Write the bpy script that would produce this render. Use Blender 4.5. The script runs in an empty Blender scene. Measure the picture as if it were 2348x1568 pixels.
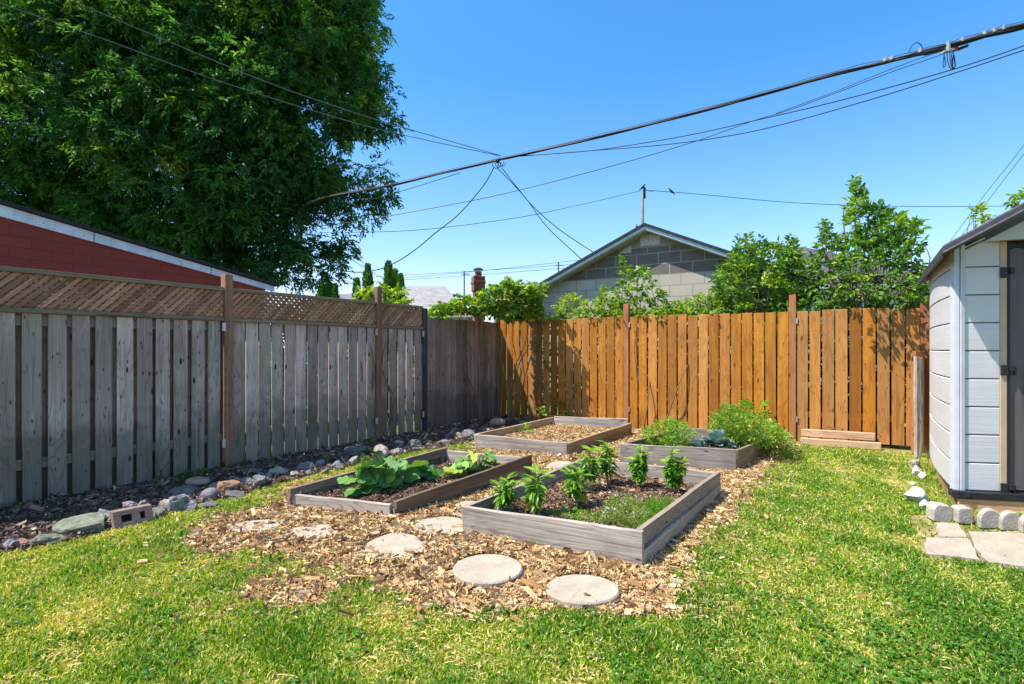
import bpy, math, random
import numpy as np
from mathutils import Vector
rng = np.random.default_rng(7); random.seed(7)
R = math.radians
# ------------------------------------------------------------ camera, sky, sun, exposure
F, CX, HY, H, W0 = 1243.0, 1173.5, 799.0, 1.31, 2347.0     # focal length and horizon in photo pixels, eye height
scene = bpy.context.scene
cam = bpy.data.objects.new('camera', bpy.data.cameras.new('camera')); scene.collection.objects.link(cam)
cam.data.sensor_width = 36; cam.data.lens = F/W0*36; cam.data.shift_y = (HY-784)/W0
cam.location = (0, 0, H); cam.rotation_euler = (R(90), 0, 0); cam.data.clip_end = 2000; cam.data.clip_start = .05
scene.camera = cam
world = bpy.data.worlds.new("World"); scene.world = world; world.use_nodes = True
wn = world.node_tree; bg = wn.nodes['Background']
sky = wn.nodes.new('ShaderNodeTexSky'); sky.sky_type = 'NISHITA'; sky.sun_disc = False
SUN = Vector((.62, .13, -1)).normalized()
sky.sun_elevation = R(57.9); sky.sun_rotation = R(258); sky.air_density = 1.0; sky.dust_density = .8; sky.ozone_density = 3.6
sky.altitude = 100
tint = wn.nodes.new('ShaderNodeHueSaturation'); tint.inputs['Saturation'].default_value = 1.12
mulc = wn.nodes.new('ShaderNodeMix'); mulc.data_type = 'RGBA'; mulc.blend_type = 'MULTIPLY'; mulc.inputs[0].default_value = 1; 
wtc = wn.nodes.new('ShaderNodeTexCoord'); wsx = wn.nodes.new('ShaderNodeSeparateXYZ'); wn.links.new(wtc.outputs['Generated'], wsx.inputs[0])
wrp = wn.nodes.new('ShaderNodeValToRGB'); wel = wrp.color_ramp.elements; wel[0].position = 0; wel[0].color = (1.05, .80, .86, 1); wel[1].position = 1; wel[1].color = (1.0, .95, .92, 1)
for p_, c_ in ((.2, (.76, .82, .88)), (.45, (.40, .77, .90)), (.62, (.45, .8, .92)), (.8, (1.0, .95, .92))): e_ = wel.new(p_); e_.color = (*c_, 1)
wn.links.new(wsx.outputs[2], wrp.inputs[0]); wn.links.new(wrp.outputs[0], mulc.inputs[7])
wn.links.new(sky.outputs[0], tint.inputs['Color']); wn.links.new(tint.outputs[0], mulc.inputs[6]); wn.links.new(mulc.outputs[2], bg.inputs[0]); bg.inputs[1].default_value = .15
sun = bpy.data.objects.new('sun', bpy.data.lights.new('sun', 'SUN')); scene.collection.objects.link(sun)
sun.data.energy = 4.2; sun.data.angle = R(.5); sun.data.color = (1, .95, .87)
sun.rotation_euler = SUN.to_track_quat('-Z', 'Y').to_euler()
scene.view_settings.view_transform = 'Standard'; scene.view_settings.look = 'None'
scene.view_settings.exposure = 1.12; scene.view_settings.gamma = 1
scene.cycles.max_bounces = 8; scene.cycles.transparent_max_bounces = 8

# ------------------------------------------------------------ helpers: picture to place
def P(px, py, Y): return np.array([(px-CX)/F*Y, Y, H-(py-HY)/F*Y])
def G(px, py, z=0.0):
    Y = (H-z)*F/(py-HY); return np.array([(px-CX)/F*Y, Y, z])
def on_line(px, a, b):                       # depth where the ray of column px meets the plan line a-b
    k = (px-CX)/F; ax, ay = a[:2]; dx, dy = b[0]-a[0], b[1]-a[1]
    t = (k*ay-ax)/(dx-k*dy); return ay+t*dy
def PL(px, py, a, b, off=0.0): return P(px, py, on_line(px, a, b)+off)
def nrm(v): v = np.asarray(v, float); return v/(np.linalg.norm(v, axis=-1, keepdims=True)+1e-12)
def inpoly(x, y, poly):
    x = np.asarray(x, float); y = np.asarray(y, float); c = np.zeros(x.shape, bool); n = len(poly)
    for i in range(n):
        x1, y1 = poly[i]; x2, y2 = poly[i-1]
        if y1 == y2: continue
        c ^= ((y1 > y) != (y2 > y)) & (x < (x2-x1)*(y-y1)/(y2-y1)+x1)
    return c
_ph = rng.uniform(0, 6.28, (24,)); _dr = rng.uniform(0, 6.28, (24,))
def noise2(x, y, s):                         # smooth value about -1..1, s = feature size in metres
    o = 0
    for i in range(8):
        f = 2*math.pi/s*(.6+.22*i); o = o+np.sin(f*(x*math.cos(_dr[i])+y*math.sin(_dr[i]))+_ph[i]+1.7*np.sin(f*.43*(x*math.sin(_dr[i+8])-y*math.cos(_dr[i+8]))+_ph[i+8]))
    return o/4.2

# ------------------------------------------------------------ helpers: mesh and objects
def tag(o, label=None, cat=None, group=None, kind=None):
    for k, v in (('label', label), ('category', cat), ('group', group), ('kind', kind)):
        if v: o[k] = v
    return o
def empty(name, loc, rz=0.0, label=None, cat=None, group=None):
    o = bpy.data.objects.new(name, None); scene.collection.objects.link(o); o.location = tuple(map(float, loc)); o.rotation_euler = (0, 0, rz)
    o.empty_display_size = .1
    return tag(o, label, cat, group)
def mesh_fast(name, V, faces, gr=None, smooth=False):
    me = bpy.data.meshes.new(name); V = np.asarray(V, np.float32); me.vertices.add(len(V)); me.vertices.foreach_set('co', V.ravel())
    idx = np.concatenate([f.ravel() for f in faces]).astype(np.int32); tot = np.concatenate([np.full(len(f), f.shape[1]) for f in faces])
    st = np.concatenate([[0], np.cumsum(tot)[:-1]]).astype(np.int32)
    me.loops.add(len(idx)); me.loops.foreach_set('vertex_index', idx); me.polygons.add(len(tot)); me.polygons.foreach_set('loop_start', st)
    me.polygons.foreach_set('use_smooth', np.full(len(tot), bool(smooth)))
    me.update(calc_edges=True)
    if gr is not None:
        a = me.attributes.new('gr', 'FLOAT_VECTOR', 'POINT'); a.data.foreach_set('vector', np.asarray(gr, np.float32).ravel())
    return me
class MB:
    def __init__(s): s.v = []; s.f = {}; s.g = []; s.n = 0
    def add(s, V, faces, gr):
        V = np.asarray(V, float)
        s.v.append(V); s.g.append(np.asarray(gr, float))
        for f in faces:
            f = np.asarray(f, int)
            if f.ndim == 1: f = f[None]
            s.f.setdefault(f.shape[1], []).append(f+s.n)
        s.n += len(V)
    def box(s, o, L, Wd, T, r=None, jit=0.0):   # o = corner, three edge vectors; grain runs along L
        o, L, Wd, T = (np.array(a, float) for a in (o, L, Wd, T)); r = random.random() if r is None else r
        V, g = [], []
        l, w, t = np.linalg.norm(L), np.linalg.norm(Wd), np.linalg.norm(T)
        for k in range(8):
            a, b, c = k & 1, (k >> 1) & 1, (k >> 2) & 1
            V.append(o+a*L+b*Wd+c*T+rng.normal(0, 1, 3)*jit); g.append((a*l+r*7, b*w+c*t+r*13, r))
        fs = [(0, 2, 3, 1), (4, 5, 7, 6), (0, 1, 5, 4), (2, 6, 7, 3), (0, 4, 6, 2), (1, 3, 7, 5)]
        if np.dot(np.cross(L, Wd), T) < 0: fs = [f[::-1] for f in fs]
        s.add(V, fs, g)
    def board(s, a, b, up, th, r=None, jit=0.0, seg=8):   # plank from a to b, height vector up, thickness vector th, slightly wavy
        a, b, up, th = (np.array(q, float) for q in (a, b, up, th)); r = random.random() if r is None else r
        l = np.linalg.norm(b-a); V, g, fs = [], [], []
        for i in range(seg+1):
            t = i/seg; w = rng.normal(0, 1, 3)*jit; w2 = rng.normal(0, 1, 3)*jit
            for (q, ww) in ((0*up, w), (up, w2), (up+th, w2), (th, w)):
                V.append(a+(b-a)*t+q+ww)
            h = np.linalg.norm(up); k = np.linalg.norm(th)
            g += [(t*l+r*7, r*13, r), (t*l+r*7, h+r*13, r), (t*l+r*7, h+k+r*13, r), (t*l+r*7, h+h+k+r*13, r)]
        for i in range(seg):
            for j in range(4): fs.append((4*i+j, 4*i+4+j, 4*i+4+(j+1) % 4, 4*i+(j+1) % 4))
        fs.append((0, 1, 2, 3)); fs.append((4*seg+3, 4*seg+2, 4*seg+1, 4*seg))
        s.add(V, fs, g)
    def prism(s, poly, axis, r=None):          # poly = (n,3) loop, extruded by vector axis
        poly = np.asarray(poly, float); axis = np.asarray(axis, float); n = len(poly); r = random.random() if r is None else r
        V = np.vstack([poly, poly+axis]); d = poly-poly[0]; u = nrm(poly[1]-poly[0])
        g = np.array([(np.dot(x-poly[0], u)+r*7, np.linalg.norm((x-poly[0])-np.dot(x-poly[0], u)*u)+r*13, r) for x in V])
        fs = [tuple(range(n))[::-1], tuple(range(n, 2*n))]+[(i, (i+1) % n, n+(i+1) % n, n+i) for i in range(n)]
        s.add(V, fs, g)
    def tube(s, pts, rad, n=6, r=None):
        pts = np.asarray(pts, float); m = len(pts); rad = np.broadcast_to(rad, (m,)); r = random.random() if r is None else r
        T = nrm(np.gradient(pts, axis=0)); ref = np.array([0, 0, 1.]) if abs(T[0, 2]) < .9 else np.array([1., 0, 0])
        V, g = [], []; le = 0
        for i in range(m):
            A = nrm(np.cross(T[i], ref)); B = np.cross(T[i], A)
            if i: le += np.linalg.norm(pts[i]-pts[i-1])
            for k in range(n):
                th = 2*math.pi*k/n; V.append(pts[i]+rad[i]*(A*math.cos(th)+B*math.sin(th))); g.append((le, k/n*rad[i]*6, r))
        fs = [(i*n+k, (i+1)*n+k, (i+1)*n+(k+1) % n, i*n+(k+1) % n) for i in range(m-1) for k in range(n)]
        fs += [tuple(range(n)), tuple(range(m*n-1, m*n-n-1, -1))]
        s.add(V, fs, g)
    def build(s, name, mat, parent=None, bevel=0.0, smooth=False):
        me = mesh_fast(name, np.vstack(s.v), [np.vstack(a) for a in s.f.values()], np.vstack(s.g), smooth)
        me.materials.append(mat); return link(name, me, parent, bevel)
def link(name, me, parent=None, bevel=0.0):
    o = bpy.data.objects.new(name, me); scene.collection.objects.link(o)
    if parent: o.parent = parent
    if bevel:
        b = o.modifiers.new('bevel', 'BEVEL'); b.width = bevel; b.segments = 2; b.limit_method = 'ANGLE'; b.angle_limit = R(40)
    return o
LT = {   # leaf outlines: (side, along, lift), faces
 'diamond': ([(0, 0, 0), (-.5, .42, .06), (0, 1, -.10), (.5, .42, .06)], [[(0, 3, 2, 1)]]),
 'lance': ([(0, 0, 0), (-.42, .3, .07), (0, .35, 0), (.42, .3, .07), (-.36, .62, .0), (0, .66, -.06), (.36, .62, .0), (0, 1, -.2)],
           [[(0, 2, 1), (0, 3, 2), (4, 5, 7), (5, 6, 7)], [(1, 2, 5, 4), (2, 3, 6, 5)]]),
 'blade': ([(-.5, 0, 0), (.5, 0, 0), (-.42, .5, .0), (.42, .5, .0), (0, 1, -.25)], [[(2, 3, 4)], [(0, 1, 3, 2)]]),
 'chip': ([(-.5, 0, 0), (.5, 0, 0), (-.5, 1, 0), (.5, 1, 0), (-.3, .05, .25), (.35, 0, .3), (-.35, .95, .3), (.3, 1, .2)],
          [[(4, 5, 7, 6), (0, 4, 6, 2), (5, 1, 3, 7), (0, 1, 5, 4), (6, 7, 3, 2)]]),
}
def heart():
    V = [(0, .08, 0)]; n = 22; fs3 = []
    for k in range(n):
        a = -math.pi/2+2*math.pi*k/n; rr = .5*(1+.05*math.cos(5*a-1.57))*(1-.5*math.exp(-((k if k < n/2 else k-n)/1.1)**2))
        x, y = rr*math.cos(a), .48+rr*math.sin(a); V.append((x, y, .05*math.cos(7*a)-.1*rr+.10*abs(x)))
    V[0] = (0, .30, 0)
    for k in range(n): fs3.append((0, 1+k, 1+(k+1) % n))
    return (V, [fs3])
LT['heart'] = heart()
def leaves(pos, axis, up, length, width, kind, rnd=None):
    """many leaves in one mesh: pos, axis (along leaf), up (its face) as (n,3)"""
    T, fgroups = LT[kind]; T = np.array(T); n = len(pos); m = len(T)
    axis = nrm(axis); side = nrm(np.cross(axis, up)); nn = np.cross(side, axis)
    length = np.broadcast_to(length, (n,)); width = np.broadcast_to(width, (n,))
    V = pos[:, None, :]+axis[:, None, :]*(T[None, :, 1:2]*length[:, None, None])+side[:, None, :]*(T[None, :, 0:1]*width[:, None, None])+nn[:, None, :]*(T[None, :, 2:3]*length[:, None, None])
    rnd = rng.random(n) if rnd is None else rnd
    g = np.empty((n, m, 3)); g[:, :, 0] = T[None, :, 0]; g[:, :, 1] = T[None, :, 1]; g[:, :, 2] = rnd[:, None]
    faces = [(np.array(f)[None]+(np.arange(n)*m)[:, None, None]).reshape(-1, len(f[0])) for f in fgroups]
    return V.reshape(-1, 3), faces, g.reshape(-1, 3)
def leaf_obj(name, mat, parent, sets, smooth=False):
    Vs, Fs, Gs, n = [], {}, [], 0
    for (V, fc, g) in sets:
        Vs.append(V); Gs.append(g)
        for f in fc: Fs.setdefault(f.shape[1], []).append(f+n)
        n += len(V)
    me = mesh_fast(name, np.vstack(Vs), [np.vstack(a) for a in Fs.values()], np.vstack(Gs), smooth); me.materials.append(mat)
    return link(name, me, parent)
def rdir(n, down=0.0): v = rng.normal(0, 1, (n, 3)); v = nrm(v); v[:, 2] -= down; return nrm(v)
def rup(n, s=.5): v = rng.normal(0, s, (n, 3)); v[:, 2] += 1; return nrm(v)

# ------------------------------------------------------------ materials
def newmat(name):
    m = bpy.data.materials.new(name); m.use_nodes = True; nt = m.node_tree; b = nt.nodes['Principled BSDF']; return m, nt, b
def nd(nt, t, **kw):
    n = nt.nodes.new(t)
    for k, v in kw.items():
        if k.startswith('_'): setattr(n, k[1:], v)
        else: n.inputs[k.replace('__', ' ')].default_value = v
    return n
def ramp(nt, stops, inp, interp='LINEAR'):
    r = nt.nodes.new('ShaderNodeValToRGB'); e = r.color_ramp.elements; r.color_ramp.interpolation = interp
    while len(e) < len(stops): e.new(.5)
    for i, (p, c) in enumerate(stops): e[i].position = p; e[i].color = (*c, 1) if len(c) == 3 else c
    nt.links.new(inp, r.inputs[0]); return r.outputs[0]
def mixc(nt, fac, a, b, mode='MIX'):
    m = nt.nodes.new('ShaderNodeMix'); m.data_type = 'RGBA'; m.blend_type = mode
    for i, v in ((0, fac), (6, a), (7, b)):
        if hasattr(v, 'is_output'): nt.links.new(v, m.inputs[i])
        elif i == 0: m.inputs[0].default_value = v
        else: m.inputs[i].default_value = (*v, 1)
    return m.outputs[2]
def vmul(nt, v, s):
    m = nt.nodes.new('ShaderNodeVectorMath'); m.operation = 'MULTIPLY'; nt.links.new(v, m.inputs[0]); m.inputs[1].default_value = s; return m.outputs[0]
def tex(nt, v, scale, detail=4, rough=.55, dist=0.0):
    n = nd(nt, 'ShaderNodeTexNoise', Scale=scale, Detail=detail, Roughness=rough, Distortion=dist)
    if v is not None: nt.links.new(v, n.inputs['Vector'])
    return n.outputs['Fac']
def bump(nt, b, h, strength=.4, dist=.01):
    n = nd(nt, 'ShaderNodeBump', Strength=strength, Distance=dist); nt.links.new(h, n.inputs['Height']); nt.links.new(n.outputs[0], b.inputs['Normal'])
def attr(nt):
    a = nd(nt, 'ShaderNodeAttribute', _attribute_name='gr'); s = nd(nt, 'ShaderNodeSeparateXYZ'); nt.links.new(a.outputs['Vector'], s.inputs[0])
    return a.outputs['Vector'], s.outputs
def wood(name, dark, mid, light, alt=None, altf=0, *,  knot=(.03, .02, .015), vary=.5, moss=None, rough=.85, grain=1.0, knots=.06, ring=.45):
    m, nt, b = newmat(name); V, S = attr(nt)
    g1 = tex(nt, vmul(nt, V, (1.1, 45*grain, 60)), 1, 5, .65, .6); g2 = tex(nt, vmul(nt, V, (.35, 7, 30)), 1, 3, .5, 1.2)
    c = ramp(nt, [(.25, dark), (.5, mid), (.78, light)], g1)
    c2 = ramp(nt, [(.3, dark), (.7, light)], g2); c = mixc(nt, .4, c, c2)
    rn = nd(nt, 'ShaderNodeTexWhiteNoise', _noise_dimensions='1D'); nt.links.new(S[2], rn.inputs['W'])
    tone = ramp(nt, [(0, (1-vary,)*3), (1, (1+vary*.6,)*3)], rn.outputs['Value']); c = mixc(nt, 1.0, c, tone, 'MULTIPLY')
    st = nd(nt, 'ShaderNodeTexCoord'); c = mixc(nt, ramp(nt, [(.42, (0, 0, 0)), (.68, (.42, .42, .42))], tex(nt, st.outputs['Object'], 2.1, 5, .62)), c, dark)
    if alt:
        r2 = nd(nt, 'ShaderNodeTexWhiteNoise', _noise_dimensions='1D'); a2 = nd(nt, 'ShaderNodeMath', _operation='ADD'); nt.links.new(S[2], a2.inputs[0]); a2.inputs[1].default_value = 5.3; nt.links.new(a2.outputs[0], r2.inputs['W'])
        c = mixc(nt, ramp(nt, [(.45, (0, 0, 0)), (1, (altf,)*3)], r2.outputs['Value']), c, alt)
    rg = tex(nt, vmul(nt, V, (.45, 5, 30)), 1, 2, .45, .8); rm = nd(nt, 'ShaderNodeMath', _operation='MULTIPLY'); nt.links.new(rg, rm.inputs[0]); rm.inputs[1].default_value = 150*grain
    rs = nd(nt, 'ShaderNodeMath', _operation='SINE'); nt.links.new(rm.outputs[0], rs.inputs[0]); c = mixc(nt, ramp(nt, [(.55, (0, 0, 0)), (1, (ring,)*3)], rs.outputs[0]), c, tuple(x*.75 for x in dark))
    # streaked cracks and knots
    vo = nd(nt, 'ShaderNodeTexVoronoi', Scale=1.0, Randomness=1.0); nt.links.new(vmul(nt, V, (3.1, 8.5, 40)), vo.inputs['Vector'])
    k = ramp(nt, [(knots, (1, 1, 1)), (knots+.05, (0, 0, 0))], vo.outputs['Distance']); c = mixc(nt, k, c, knot)
    v2 = nd(nt, 'ShaderNodeTexVoronoi', Scale=1.0, Randomness=1.0); nt.links.new(vmul(nt, V, (7.5, 21, 33)), v2.inputs['Vector'])
    if knots > .05: c = mixc(nt, ramp(nt, [(.10, (.8, .8, .8)), (.17, (0, 0, 0))], v2.outputs['Distance']), c, knot)
    cr = tex(nt, vmul(nt, V, (.8, 60, 20)), 1, 2, .5, 0); ck = ramp(nt, [(.68, (0, 0, 0)), (.74, (.7, .7, .7))], cr); c = mixc(nt, ck, c, knot)
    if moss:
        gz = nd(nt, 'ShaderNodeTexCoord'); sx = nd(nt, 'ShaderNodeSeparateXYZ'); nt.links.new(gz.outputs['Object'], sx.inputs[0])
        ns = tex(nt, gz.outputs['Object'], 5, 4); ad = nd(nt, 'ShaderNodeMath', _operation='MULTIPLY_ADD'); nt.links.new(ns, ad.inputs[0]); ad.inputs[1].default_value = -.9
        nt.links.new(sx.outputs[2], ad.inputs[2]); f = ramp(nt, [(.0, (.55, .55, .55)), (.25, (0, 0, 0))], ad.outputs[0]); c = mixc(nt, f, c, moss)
    nt.links.new(c, b.inputs['Base Color']); b.inputs['Roughness'].default_value = rough; b.inputs['Specular IOR Level'].default_value = .25
    bump(nt, b, g1, .5, .006); return m
def leafmat(name, stops, trans=.35, rough=.5, veins=False, coat=.0):
    m, nt, b = newmat(name); V, S = attr(nt)
    rn = nd(nt, 'ShaderNodeTexWhiteNoise', _noise_dimensions='1D'); nt.links.new(S[2], rn.inputs['W'])
    c = ramp(nt, stops, S[2])
    tone = ramp(nt, [(0, (.75,)*3), (1, (1.25,)*3)], rn.outputs['Value']); c = mixc(nt, 1.0, c, tone, 'MULTIPLY')
    if veins:
        x = nd(nt, 'ShaderNodeMath', _operation='ABSOLUTE'); nt.links.new(S[0], x.inputs[0])
        y = nd(nt, 'ShaderNodeMath', _operation='SUBTRACT'); nt.links.new(S[1], y.inputs[0]); y.inputs[1].default_value = .2
        at = nd(nt, 'ShaderNodeMath', _operation='ARCTAN2'); nt.links.new(x.outputs[0], at.inputs[0]); nt.links.new(y.outputs[0], at.inputs[1])
        mu = nd(nt, 'ShaderNodeMath', _operation='MULTIPLY'); nt.links.new(at.outputs[0], mu.inputs[0]); mu.inputs[1].default_value = 7.0
        co = nd(nt, 'ShaderNodeMath', _operation='COSINE'); nt.links.new(mu.outputs[0], co.inputs[0])
        vf = ramp(nt, [(.86, (0, 0, 0)), (1, (.6, .6, .6))], co.outputs[0]); c = mixc(nt, vf, c, (.22, .34, .12))
        bump(nt, b, co.outputs[0], .25, .01)
    nt.links.new(c, b.inputs['Base Color']); b.inputs['Roughness'].default_value = rough; b.inputs['Specular IOR Level'].default_value = .35
    tr = nd(nt, 'ShaderNodeBsdfTranslucent'); tc = mixc(nt, 1.0, c, (1.5, 1.5, .5), 'MULTIPLY'); nt.links.new(tc, tr.inputs[0])
    mx = nd(nt, 'ShaderNodeMixShader', Fac=trans); nt.links.new(b.outputs[0], mx.inputs[1]); nt.links.new(tr.outputs[0], mx.inputs[2])
    nt.links.new(mx.outputs[0], nt.nodes['Material Output'].inputs[0]); return m
def rough_mat(name, c1, c2, scale=12, rough=.9, bs=.4, bd=.01, spots=None, detail=6, metal=0.0, spec=.3):
    m, nt, b = newmat(name); tc = nd(nt, 'ShaderNodeTexCoord'); n = tex(nt, tc.outputs['Object'], scale, detail, .6)
    c = ramp(nt, [(.3, c1), (.7, c2)], n)
    if spots:
        v = tex(nt, tc.outputs['Object'], scale*6, 3, .6); c = mixc(nt, ramp(nt, [(.6, (0, 0, 0)), (.7, (.7, .7, .7))], v), c, spots)
    nt.links.new(c, b.inputs['Base Color']); b.inputs['Roughness'].default_value = rough; b.inputs['Metallic'].default_value = metal; b.inputs['Specular IOR Level'].default_value = spec
    bump(nt, b, tex(nt, tc.outputs['Object'], scale*3, detail, .65), bs, bd); return m
def plain(name, c, rough=.6, metal=0.0):
    return rough_mat(name, tuple(x*.88 for x in c), tuple(min(1, x*1.08) for x in c), 7, rough, .15, .003, metal=metal)
M = {}
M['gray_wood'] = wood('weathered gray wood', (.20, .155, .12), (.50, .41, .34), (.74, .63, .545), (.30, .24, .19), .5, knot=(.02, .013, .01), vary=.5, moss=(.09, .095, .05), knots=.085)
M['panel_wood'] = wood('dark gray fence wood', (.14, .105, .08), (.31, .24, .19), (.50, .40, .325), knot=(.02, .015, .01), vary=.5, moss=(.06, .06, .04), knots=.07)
M['lattice_wood'] = wood('brown lattice wood', (.17, .075, .038), (.42, .22, .12), (.66, .43, .29), knot=(.04, .02, .01), vary=.5, knots=.03)
M['rail_wood'] = wood('greenish rail wood', (.13, .11, .07), (.24, .20, .13), (.36, .31, .22), knot=(.03, .02, .015), vary=.3, knots=.03)
M['post_wood'] = wood('brown post wood', (.15, .072, .038), (.31, .17, .10), (.46, .29, .19), knot=(.03, .015, .01), vary=.3, knots=.04)
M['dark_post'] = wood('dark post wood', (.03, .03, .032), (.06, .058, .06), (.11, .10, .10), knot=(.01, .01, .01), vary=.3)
M['stain_wood'] = wood('orange stained fence wood', (.26, .08, .006), (.45, .165, .012), (.60, .27, .04), (.50, .27, .11), .45, knot=(.13, .038, .01), vary=.45, grain=.6, rough=.6, knots=.085)
M['stain_post'] = wood('reddish stained post', (.24, .085, .03), (.38, .15, .055), (.5, .22, .09), knot=(.08, .03, .01), vary=.2, grain=.6, rough=.6)
M['bed_wood'] = wood('silvered bed board', (.13, .10, .075), (.38, .32, .265), (.64, .56, .475), (.30, .22, .15), .6, knot=(.04, .03, .025), vary=.35, ring=.5, grain=1.0, knots=.05)
M['bed_side'] = wood('brownish bed board', (.10, .065, .038), (.27, .19, .125), (.46, .35, .25), knot=(.04, .03, .02), vary=.35, ring=.45, knots=.05)
M['bed_gold'] = wood('tan bed board', (.20, .13, .06), (.42, .29, .15), (.6, .44, .26), knot=(.05, .03, .015), vary=.25, knots=.05)
M['plank'] = wood('tan new plank', (.34, .2, .11), (.58, .38, .23), (.75, .53, .36), knot=(.12, .06, .03), vary=.15, knots=.04)
M['old_post'] = wood('split weathered post', (.10, .075, .05), (.42, .36, .29), (.66, .60, .52), knot=(.04, .03, .02), vary=.1, grain=.8)
M['metal'] = rough_mat('zinc metal', (.4, .42, .45), (.6, .62, .65), 30, .4, .1, .002, metal=.8)
M['cable'] = rough_mat('black cable sheath', (.008, .008, .01), (.02, .02, .024), 30, .5, .1, .002)
M['bundle'] = rough_mat('worn cable bundle', (.012, .011, .011), (.06, .042, .03), 8, .6, .3, .004)
M['steel'] = rough_mat('galvanised clamp', (.28, .28, .26), (.5, .5, .46), 30, .4, .1, .002, metal=.3)
M['red_plastic'] = plain('red plastic', (.35, .03, .02), .5)
M['blue_plastic'] = plain('blue plastic', (.05, .2, .5), .4)

# ------------------------------------------------------------ plan lines (x, y)
FA, FC, FE = np.array([-4.14, 4.39]), np.array([-.275, 10.31]), np.array([5.17, 7.05])
D = nrm(FC-FA); E = nrm(FE-FC); NR = np.array([D[1], -D[0]])     # along the left fence, along the back fence, out of the left fence
AD, AE = math.atan2(D[1], D[0]), math.atan2(E[1], E[0])
def v3(p, z=0.0): return np.array([p[0], p[1], z])
def along(px, a, b):                       # distance from a where the ray of column px meets line a-b
    Y = on_line(px, a, b); q = np.array([(px-CX)/F*Y, Y]); return float(np.dot(q-a[:2], nrm(np.array(b[:2])-np.array(a[:2]))))
# ------------------------------------------------------------ where chips, mulch and lawn lie (outlines in photo pixels, on the ground)
CHIP = [(425,1240),(500,1185),(600,1165),(650,1150),(655,1120),(1000,1060),(1075,1045),(1085,1005),(1225,955),(1262,950),(1445,975),(1500,978),(1640,995),(1830,1005),(1838,1028),(1790,1040),(1765,1075),
        (1725,1110),(1700,1150),(1655,1200),(1610,1240),(1570,1290),(1520,1330),(1550,1405),(1400,1425),(1250,1400),(1050,1400),(950,1372),(860,1345),(790,1328),(790,1300),(700,1290),(600,1275),(480,1270)]
CHIP2 = [(560,1345),(640,1315),(740,1325),(770,1385),(640,1395),(545,1385)]
MULCH = [(-900,1560),(-500,1330),(0,1165),(500,1070),(970,984),(1140,952),(1262,945),(1262,968),(1180,985),(1085,1012),(880,1050),(650,1105),(560,1135),(400,1172),(330,1190),(200,1232),(0,1272),(-500,1400),(-700,1700)]
PAVE = [(2080,1180),(2400,1190),(2400,1320),(2250,1292),(2115,1275)]
def topx(x, y, z=0.0): return CX+F*x/y, HY+F*(H-z)/y
beds = {}
def masks(x, y):
    px, py = topx(x, y); nx = noise2(x, y, .35)*.07+noise2(x*1.3, y, .12)*.03; ny = noise2(y, x, .3)*.07+noise2(y, x+3, .1)*.03
    qx, qy = topx(x+nx, y+ny)
    chip = inpoly(qx, qy, CHIP)&~(noise2(x+5, y, .5) > 1.05); chip |= inpoly(qx, qy, CHIP2)
    mul = inpoly(*topx(x+nx*.5, y+ny*.5), MULCH)
    return chip, mul
yard = lambda x, y: ((x-FA[0])*NR[0]+(y-FA[1])*NR[1] > .03)
# ------------------------------------------------------------ ground sheet
def ground():
    gx = np.concatenate([-np.geomspace(900, 7, 30), np.arange(-6.6, 7.6, .05), np.geomspace(8, 900, 30)])
    gy = np.concatenate([-np.geomspace(400, 1, 20), np.arange(0, 11.5, .05), np.geomspace(12, 1500, 34)])
    X, Y = np.meshgrid(gx, gy); near = (np.abs(X) < 7.5) & (Y > 0) & (Y < 11.5)
    Z = np.where(near, noise2(X, Y, .9)*.008+noise2(X, Y, .18)*.003-.006, -.01)
    c, m = masks(X.ravel(), np.where(Y.ravel() > .5, Y.ravel(), .5)); c = c.reshape(X.shape); m = m.reshape(X.shape)
    V = np.stack([X, Y, Z+np.where(near & m, .01, 0)], -1).reshape(-1, 3); nx, ny = len(gx), len(gy)
    i = (np.arange(ny-1)[:, None]*nx+np.arange(nx-1)[None]).ravel(); Fq = np.stack([i, i+1, i+1+nx, i+nx], -1)
    g = np.stack([(c & near).ravel(), (m & near).ravel(), near.ravel()], -1).astype(float)
    mt, nt, b = newmat('ground soil and thatch'); Va, S = attr(nt); tc = nd(nt, 'ShaderNodeTexCoord').outputs['Object']
    n1 = tex(nt, tc, 3.0, 6); n2 = tex(nt, tc, 45, 5, .7); n3 = tex(nt, tc, 1.1, 4)
    lawn = ramp(nt, [(.3, (.07, .07, .018)), (.5, (.17, .17, .04)), (.72, (.40, .31, .13))], n2)
    lawn = mixc(nt, ramp(nt, [(.46, (0, 0, 0)), (.6, (.8, .8, .8))], n1), lawn, (.40, .31, .14))
    chip = ramp(nt, [(.3, (.10, .055, .025)), (.55, (.30, .17, .08)), (.75, (.5, .33, .17))], n2)
    mul = ramp(nt, [(.3, (.035, .022, .014)), (.7, (.15, .10, .07))], n2)
    far = ramp(nt, [(.4, (.05, .10, .015)), (.6, (.10, .16, .03))], n3)
    c = mixc(nt, S[2], far, lawn); c = mixc(nt, S[0], c, chip); c = mixc(nt, S[1], c, mul)
    nt.links.new(c, b.inputs['Base Color']); b.inputs['Roughness'].default_value = .95; b.inputs['Specular IOR Level'].default_value = .1
    bump(nt, b, n2, .8, .02)
    me = mesh_fast('ground', V, [Fq], g, True); me.materials.append(mt); tag(link('ground', me), kind='structure')
ground()
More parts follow.
